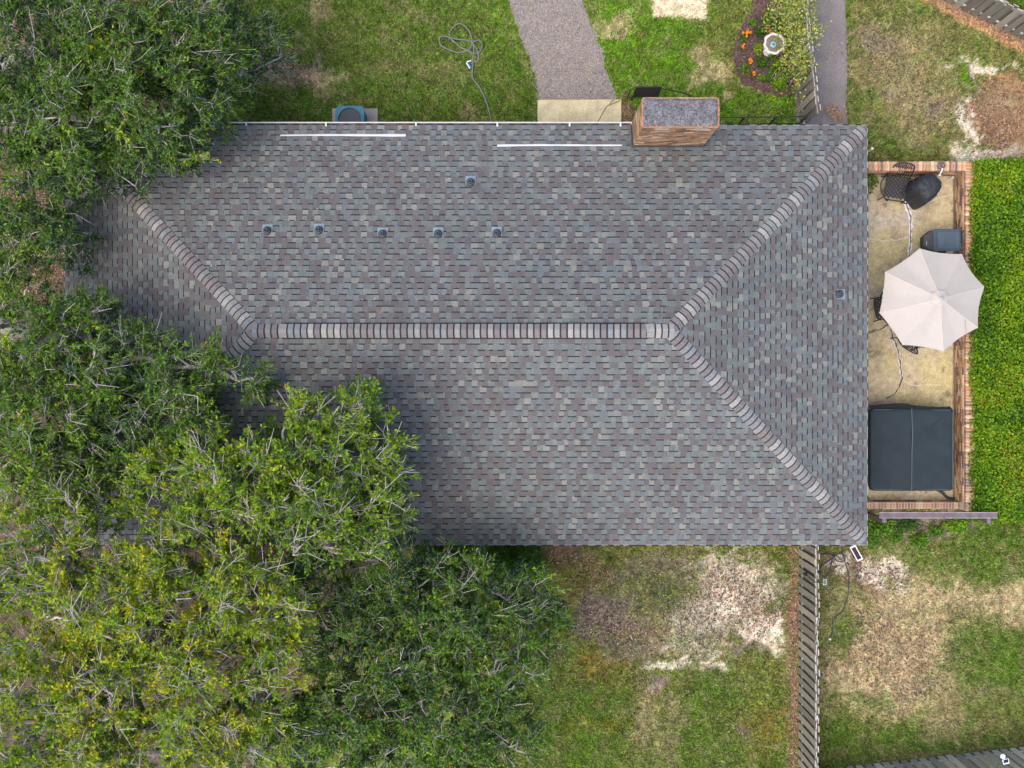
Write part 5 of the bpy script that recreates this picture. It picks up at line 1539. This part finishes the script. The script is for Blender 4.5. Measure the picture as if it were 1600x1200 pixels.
# patio chairs: woven metal seat, slatted back, round arm hoops
def make_chair(name, label):
    t = thing(name, label, 'chair', (0, 0, 0), 'black patio chairs')
    S = 0.28; zs = 0.43
    fr_ = [(-S, -S, zs), (-S * .7, -S - .05, zs), (S * .7, -S - .05, zs), (S, -S, zs), (S, S, zs), (-S, S, zs)]
    MB().tube(fr_, 0.017, 7, closed=True).build('seat_frame', M['blackmetal'], t)
    nb_ = 9
    m1 = MB()
    for k_ in range(-nb_, nb_ + 1):              # woven diagonal bands with diamond holes
        for sg in (1, -1):
            o_ = k_ * 0.105
            pts = []
            for u_ in np.linspace(-S, S, 21):
                yy = sg * u_ + o_
                if abs(yy) <= S: pts.append((u_, yy))
            if len(pts) < 2: continue
            a, b = pts[0], pts[-1]
            dx, dy = 0.021 * 0.707, -0.021 * 0.707 * sg
            zt = zs + (0.004 if sg > 0 else 0.0)
            m1.add([(a[0] - dx, a[1] - dy, zt), (b[0] - dx, b[1] - dy, zt), (b[0] + dx, b[1] + dy, zt), (a[0] + dx, a[1] + dy, zt)], [(0, 1, 2, 3)])
            m1.add([(a[0] - dx, a[1] - dy, zt - .008), (b[0] - dx, b[1] - dy, zt - .008), (b[0] + dx, b[1] + dy, zt - .008), (a[0] + dx, a[1] + dy, zt - .008)], [(0, 3, 2, 1)])
    m1.build('seat_lattice', M['blackmetal'], t)
    bk = [(-S, S, zs), (-S * .95, S + .12, .70), (-S * .72, S + .22, .90), (0, S + .25, .93), (S * .72, S + .22, .90), (S * .95, S + .12, .70), (S, S, zs)]
    MB().tube(smooth_path(bk, 4), 0.017, 7).build('back_frame', M['blackmetal'], t)
    for k_ in range(1, 9):
        f_ = k_ / 9 * 2 - 1
        MB().tube([(f_ * S, S, zs), (f_ * S * .9, S + .13, .70), (f_ * S * .72, S + .235, .905)], 0.011, 5).build('back_slat', M['blackmetal'], t)
    for k_ in range(3):
        zz_ = 0.55 + .12 * k_; yy = S + (.05, .11, .17)[k_]
        MB().tube([(-S * .93, yy, zz_), (S * .93, yy, zz_)], 0.009, 5).build('back_rail', M['blackmetal'], t)
    for sg in (-1, 1):
        h_ = [(sg * S, S * .85, .62), (sg * (S + .13), S * .55, .64), (sg * (S + .19), 0, .645), (sg * (S + .14), -S * .8, .64), (sg * (S - .02), -S - .12, .62), (sg * (S - .12), -S - .04, .45)]
        MB().tube(smooth_path(h_, 4), 0.017, 7).build('arm', M['blackmetal'], t)
        for yy in (-S, S):
            MB().tube([(sg * S, yy, zs), (sg * (S + .02), yy * 1.08, 0.05)], 0.015, 6).build('leg', M['blackmetal'], t)
        MB().tube([(sg * S, S * .85, .62), (sg * S, S, zs)], 0.015, 6).build('arm_post', M['blackmetal'], t)
    return t


ch = make_chair('patio_chair', 'black metal lattice patio chair beside the covered grill')
x, y = P(1401, 293, .45); ch.location = (x, y, 0); ch.rotation_euler = (0, 0, math.radians(-9))
# the table and two chairs below the umbrella, only arm hoops show past the canopy
ux, uy = P(1456, 467, 2.2)
tx, ty = ux - 0.05, uy - 0.05
c2x, c2y = P(1384, 480, .5)
dup(ch, (c2x + .10, c2y, 0), math.radians(90 + 8), 'black metal patio chair left of the table, half under the umbrella')
c3x, c3y = P(1421, 522, .5)
dup(ch, (c3x + .10, c3y + .02, 0), math.radians(150), 'black metal patio chair low left, nearly hidden by the umbrella')
tb_ = thing('patio_table', 'round dark patio table standing under the beige umbrella', 'table', (tx, ty, 0.05))
MB().lathe((tx, ty, 0), [(0.50, 0.70), (0.51, 0.715), (0.50, 0.73), (0.0, 0.73)], 36).build('table_top', M['blackmetal'], tb_)
MB().lathe((tx, ty, 0), [(0.03, 0.05), (0.03, 0.70)], 12).build('pedestal', M['blackmetal'], tb_)
MB().lathe((tx, ty, 0), [(0.24, 0.05), (0.24, 0.09), (0.04, 0.12), (0, 0.12)], 24).build('base', M['blackmetal'], tb_)

# umbrella
um = thing('patio_umbrella', 'beige eight sided patio umbrella standing over the table', 'umbrella', (tx, ty, 0.05))
zr_ = 2.15
VP = [(1437, 388), (1503, 397), (1538, 448), (1528, 512), (1474, 549), (1410, 539), (1374, 489), (1383, 425)]
rim = [Vector(P3(a, b, zr_)) for a, b in VP]
ap = Vector(P3(1470, 466, 2.68))
for k_ in range(8):
    A_, B_ = rim[k_], rim[(k_ + 1) % 8]
    V_ = []; nu, nv = 8, 8
    for i in range(nv + 1):
        t = i / nv
        for j in range(nu + 1):
            s_ = j / nu
            p = ap.lerp(A_.lerp(B_, s_), t)
            sag = -0.05 * t * (1 - abs(2 * s_ - 1)) * 1.0 - 0.02 * math.sin(math.pi * t)
            inw = (A_ + B_) / 2 - ap; inw.z = 0; inw.normalize()
            p = p + Vector((0, 0, sag)) - inw * 0.035 * (t ** 3) * (1 - (2 * s_ - 1) ** 2)
            V_.append(p)
    if True:
        mb = MB().add(V_, [(i * (nu + 1) + j, i * (nu + 1) + j + 1, (i + 1) * (nu + 1) + j + 1, (i + 1) * (nu + 1) + j) for i in range(nv) for j in range(nu)])
        mb.build('canopy_panel', M['fabric'], um, smooth=True)
    # rib and seam
    MB().tube([ap + Vector((0, 0, -.04)), ap.lerp(A_, .5) + Vector((0, 0, -.045)), A_ + Vector((0, 0, -.03))], 0.011, 5, (.3, .3, .3)).build('rib', M['col'], um)
    MB().tube([ap.lerp(A_, .06) + Vector((0, 0, .0)), ap.lerp(A_, .5) + Vector((0, 0, -.018)), A_], 0.007, 4, (0.56, 0.50, 0.46)).build('seam', M['col'], um)
vent_r = [ap.lerp(q_, .16) + Vector((0, 0, .03)) for q_ in rim]
mb = MB().add([ap + Vector((0, 0, .035))] + vent_r, [(0, i + 1, (i + 1) % 8 + 1) for i in range(8)])
mb.build('vent_cap', M['fabric'], um)
MB().lathe(ap, [(0.035, 0.0), (0.04, 0.035), (0.045, 0.045), (0.03, 0.06), (0.0, 0.075)], 16, (0.30, 0.34, 0.38)).build('finial', M['col'], um)
MB().tube([(tx, ty, 0.1), (tx + (ap.x - tx) * .45, ty + (ap.y - ty) * .45, 1.2), tuple(ap)], 0.02, 10, (.3, .3, .31)).build('pole', M['col'], um)
MB().tube([Vector(P3(1508, 500, 2.37)), Vector(P3(1510, 521, 2.25))], 0.007, 4, (0.32, 0.2, 0.13)).build('torn_seam', M['col'], um)

# covered grill: a draped black cover with folds
gx_, gy_ = P(1444, 296, .95)
gr_ = thing('covered_grill', 'grill under a black fitted cover beside the patio chair', 'grill', (gx_, gy_, 0.05))
outl = [(1418, 300), (1420, 290), (1426, 281), (1436, 276), (1450, 272), (1458, 275), (1465, 282), (1468, 291), (1465, 300), (1459, 309), (1450, 316), (1441, 322), (1436, 319), (1430, 311), (1424, 305)]
ol = [Vector(P3(a + 3, b - 1, .72)) for a, b in outl]
ol2 = smooth_path(ol + [ol[0]], 3)[:-1]
cg = Vector((sum(p.x for p in ol) / len(ol), sum(p.y for p in ol) / len(ol), 0))
V_ = []; rings = [(1.0, .06), (1.02, .28), (1.0, .55), (.93, .80), (.80, .93), (.55, 1.0), (.25, 1.03)]
rr = random.Random(5); m_ = len(ol2)
ph = [rr.uniform(-1, 1) for _ in range(m_)]
for t, z in rings:
    for i, p in enumerate(ol2):
        f_ = 1 + 0.03 * ph[i] * (1 if z < .9 else .5)
        V_.append((cg.x + (p.x - cg.x) * t * f_, cg.y + (p.y - cg.y) * t * f_, z + 0.012 * ph[i]))
V_.append((cg.x, cg.y, 1.03))
fs = [(a * m_ + i, a * m_ + (i + 1) % m_, (a + 1) * m_ + (i + 1) % m_, (a + 1) * m_ + i) for a in range(len(rings) - 1) for i in range(m_)] + [((len(rings) - 1) * m_ + i, (len(rings) - 1) * m_ + (i + 1) % m_, len(V_) - 1) for i in range(m_)]
MB().add(V_, fs).build('cover', M['blackcover'], gr_, smooth=True)
for a, b, c_ in (((1432, 290), (1437, 297), .005), ((1441, 286), (1446, 293), .008), ((1452, 281), (1458, 287), .006), ((1436, 299), (1450, 297), .006), ((1445, 278), (1449, 284), .006)):
    p1 = Vector(P3(*a, 1.02)); p2 = Vector(P3(*b, 1.02))
    MB().tube([p1 + Vector((0, 0, -.02)), p1.lerp(p2, .5), p2 + Vector((0, 0, -.02))], [.004, .02, .004], 6).build('fold', M['blackcover'], gr_, smooth=True)
p1 = Vector(P3(1454, 288, 1.04))
MB().box(p1.x - .035, p1.x + .035, p1.y - .008, p1.y + .008, 0.985, 1.02, (.16, .10, .06)).build('tab', M['col'], gr_)
for k_ in range(3):
    a = k_ * 2.09; MB().tube([(cg.x + .15 * math.cos(a), cg.y + .15 * math.sin(a), .6), (cg.x + .22 * math.cos(a), cg.y + .22 * math.sin(a), .05)], .012, 6).build('leg', M['blackmetal'], gr_)

# wheeled bin, lid hinged on the wall side
lx0, ly1 = P(1459, 357.5, 1.02); lx1, ly0 = P(1502, 392, 1.02)
bn = thing('wheeled_bin', 'dark grey blue wheeled bin against the east patio wall', 'bin', ((lx0 + lx1) / 2, (ly0 + ly1) / 2, 0.05))
BC = (0.045, 0.065, 0.085); BD = (0.02, 0.026, 0.034)
yc = (ly0 + ly1) / 2
V_ = [(lx0 + .02, ly0 + .09, .06), (lx1 - .16, ly0 + .09, .06), (lx1 - .16, ly1 - .09, .06), (lx0 + .02, ly1 - .09, .06), (lx0 - .10, ly0 + .03, .95), (lx1 - .04, ly0 + .03, .95), (lx1 - .04, ly1 - .03, .95), (lx0 - .10, ly1 - .03, .95)]
MB().add(V_, [(3, 2, 1, 0), (0, 1, 5, 4), (1, 2, 6, 5), (2, 3, 7, 6), (3, 0, 4, 7), (4, 5, 6, 7)], BD).build('body', M['bin'], bn, bevel=.02)
ld = MB().prism(rrect((lx0 + lx1) / 2, yc, (lx1 - lx0) / 2, (ly1 - ly0) / 2, .05), .955, 1.0, BC)
lid = ld.build('lid', M['bin'], bn, bevel=.012)
MB().prism(rrect((lx0 + lx1) / 2 + .02, yc, (lx1 - lx0) / 2 - .07, (ly1 - ly0) / 2 - .07, .04), 1.0, 1.018, (0.058, 0.085, 0.11)).build('raised_panel', M['bin'], lid, bevel=.008)
MB().prism(rrect((lx0 + lx1) / 2 + .06, yc, (lx1 - lx0) / 2 - .19, (ly1 - ly0) / 2 - .13, .03), 1.018, 1.03, (0.05, 0.075, 0.1)).build('inner_panel', M['bin'], lid, bevel=.006)
V_ = [(lx0 - .0, ly0 + .02, .90), (lx0 - .22, ly0 + .12, .86), (lx0 - .22, ly1 - .16, .86), (lx0 - .0, ly1 - .02, .90)]
MB().add(V_ + [(a, b, c_ + .06) for a, b, c_ in V_], [(3, 2, 1, 0), (4, 5, 6, 7), (0, 1, 5, 4), (1, 2, 6, 5), (2, 3, 7, 6)], BD).build('front_lip', M['bin'], bn, bevel=.015)
MB().box(lx0 - .15, lx0 - .13, yc - .12, yc - .02, .921, .935, (.4, .4, .42)).build('label_plate', M['bin'], bn)
for yy in (ly0 + .03, ly1 - .06):
    MB().box(lx1 - .04, lx1 + .07, yy - .02, yy + .03, .93, 1.01, BD).build('hinge', M['bin'], bn, bevel=.01)
MB().tube([(lx1 + .05, ly0 + .03, .96), (lx1 + .05, ly1 - .05, .96)], .015, 8, BD).build('handle_bar', M['bin'], bn)
for yy in (ly0 + .05, ly1 - .09):
    mb = MB(); V_ = []
    for k_ in range(16):
        a = k_ * math.pi / 8; V_ += [(lx1 - .14 + .10 * math.cos(a), yy, .155 + .10 * math.sin(a)), (lx1 - .14 + .10 * math.cos(a), yy + .05, .155 + .10 * math.sin(a))]
    mb.add(V_, [(2 * k_, (2 * k_ + 2) % 32, (2 * k_ + 3) % 32, 2 * k_ + 1) for k_ in range(16)] + [tuple(range(0, 32, 2)), tuple(range(31, 0, -2))], BD).build('wheel', M['bin'], bn)

# hot tub with folding cover
sx0, sy1 = P(1359.5, 638, .92); sx1, sy0 = P(1490, 767, .92)
spa = thing('hot_tub', 'square hot tub under a dark slate folding cover', 'hot tub', ((sx0 + sx1) / 2, (sy0 + sy1) / 2, 0.05))
MB().prism(rrect((sx0 + sx1) / 2, (sy0 + sy1) / 2, (sx1 - sx0) / 2 - .05, (sy1 - sy0) / 2 - .05, .12), .05, .80, (.05, .045, .045)).build('cabinet', M['col'], spa)
xm = P(1424.5, 700, .92)[0]
M['piping'] = mat('cover_piping', color=(.085, .11, .13), rough=.6)


def cover_half(x0, x1, rad_l, rad_r):
    nx, ny = 24, 44; V_ = []
    for j in range(ny + 1):
        for i in range(nx + 1):
            x = x0 + (x1 - x0) * i / nx; y = sy0 + (sy1 - sy0) * j / ny
            e = min((x - sx0), (sx1 - x), (y - sy0), (sy1 - y))
            z = .93 + .02 * (1 - abs(x - xm) / 1.1) - 0.03 * math.exp(-max(e, 0) / .03) + 0.004 * math.sin(x * 9 + y * 5) * math.sin(y * 7)
            # rounded corners
            V_.append([x, y, z])
    for v_ in V_:
        for (cx_, cy_) in ((sx0, sy0), (sx0, sy1), (sx1, sy0), (sx1, sy1)):
            R_ = .10; ax_ = cx_ + (R_ if cx_ == sx0 else -R_); ay_ = cy_ + (R_ if cy_ == sy0 else -R_)
            if (v_[0] - ax_) * (cx_ - ax_) > 0 and (v_[1] - ay_) * (cy_ - ay_) > 0:
                d_ = math.hypot(v_[0] - ax_, v_[1] - ay_); mx_ = max(abs(v_[0] - ax_), abs(v_[1] - ay_))
                if d_ > 1e-6: v_[0] = ax_ + (v_[0] - ax_) * mx_ / d_; v_[1] = ay_ + (v_[1] - ay_) * mx_ / d_
    n = nx + 1
    fs = [(j * n + i, j * n + i + 1, (j + 1) * n + i + 1, (j + 1) * n + i) for j in range(ny) for i in range(nx)]
    ring = [i for i in range(n)] + [j * n + nx for j in range(1, ny + 1)] + [ny * n + i for i in range(nx - 1, -1, -1)] + [j * n for j in range(ny - 1, 0, -1)]
    o_ = len(V_); m_ = len(ring)
    for q_ in ring: V_.append([V_[q_][0], V_[q_][1], .80])
    fs += [(ring[i], o_ + i, o_ + (i + 1) % m_, ring[(i + 1) % m_]) for i in range(m_)]
    return MB().add(V_, fs)


cover_half(sx0, xm - .006, .1, 0).build('cover_half', M['vinyl'], spa, smooth=True)
cover_half(xm + .006, sx1, 0, .1).build('cover_half', M['vinyl'], spa, smooth=True)
MB().tube([(xm - .01, sy1 - .01, .945), (xm + .012, sy1 - .7, .952), (xm - .005, (sy0 + sy1) / 2, .953), (xm - .012, sy0 + .01, .945)], .011, 6).build('fold_seam', M['piping'], spa)
MB().tube(smooth_path([(sx1 - .08, sy1 - .08, .93), (sx1 - .35, sy1 - .28, .945), (sx1 - .6, sy1 - .52, .948)], 4), .006, 5).build('crease', M['blackcover'], spa)
MB().tube([(sx0 + .1, sy1 - .035, .925), (sx1 - .08, sy1 - .045, .925)], .008, 5).build('edge_piping', M['piping'], spa)
MB().tube([(sx1 - .025, sy1 - .09, .922), (sx1 - .025, sy0 + .09, .922)], .008, 5).build('edge_piping', M['piping'], spa)
MB().tube([(sx0 + .1, sy0 + .03, .922), (sx1 - .08, sy0 + .03, .922)], .008, 5).build('edge_piping', M['piping'], spa)
# loose skirt edge
rr = random.Random(8); V_ = []
for i in range(41):
    t = i / 40; x = sx0 + .02 + (sx1 - sx0 - .04) * t
    w_ = .07 + .035 * math.sin(t * 5.5) + .03 * math.exp(-((t - .42) / .12) ** 2) + rr.uniform(-.006, .006)
    V_ += [(x, sy1 - .02, .90), (x, sy1 + w_, .74)]
MB().add(V_, [(2 * i, 2 * i + 1, 2 * i + 3, 2 * i + 2) for i in range(40)]).build('cover_skirt', M['blackcover'], spa, smooth=True)
MB().tube(smooth_path([(sx1 - .3, sy0 + .05, .3), P3(1472, 770, .15), P3(1480, 777, .08), P3(1491, 780, .07)], 5), .035, 8, (.04, .055, .06)).build('power_conduit', M['col'], spa, smooth=True)

# timber rail on two posts below the patio
za = 1.25
ra_ = P3(1373.5, 805, za); rb_2 = P3(1558.5, 806, za)
tm = thing('timber_rail', 'long weathered timber rail on two posts below the patio', 'timber rail', (ra_[0], ra_[1], 0))
PUR = (0.11, 0.085, 0.095)
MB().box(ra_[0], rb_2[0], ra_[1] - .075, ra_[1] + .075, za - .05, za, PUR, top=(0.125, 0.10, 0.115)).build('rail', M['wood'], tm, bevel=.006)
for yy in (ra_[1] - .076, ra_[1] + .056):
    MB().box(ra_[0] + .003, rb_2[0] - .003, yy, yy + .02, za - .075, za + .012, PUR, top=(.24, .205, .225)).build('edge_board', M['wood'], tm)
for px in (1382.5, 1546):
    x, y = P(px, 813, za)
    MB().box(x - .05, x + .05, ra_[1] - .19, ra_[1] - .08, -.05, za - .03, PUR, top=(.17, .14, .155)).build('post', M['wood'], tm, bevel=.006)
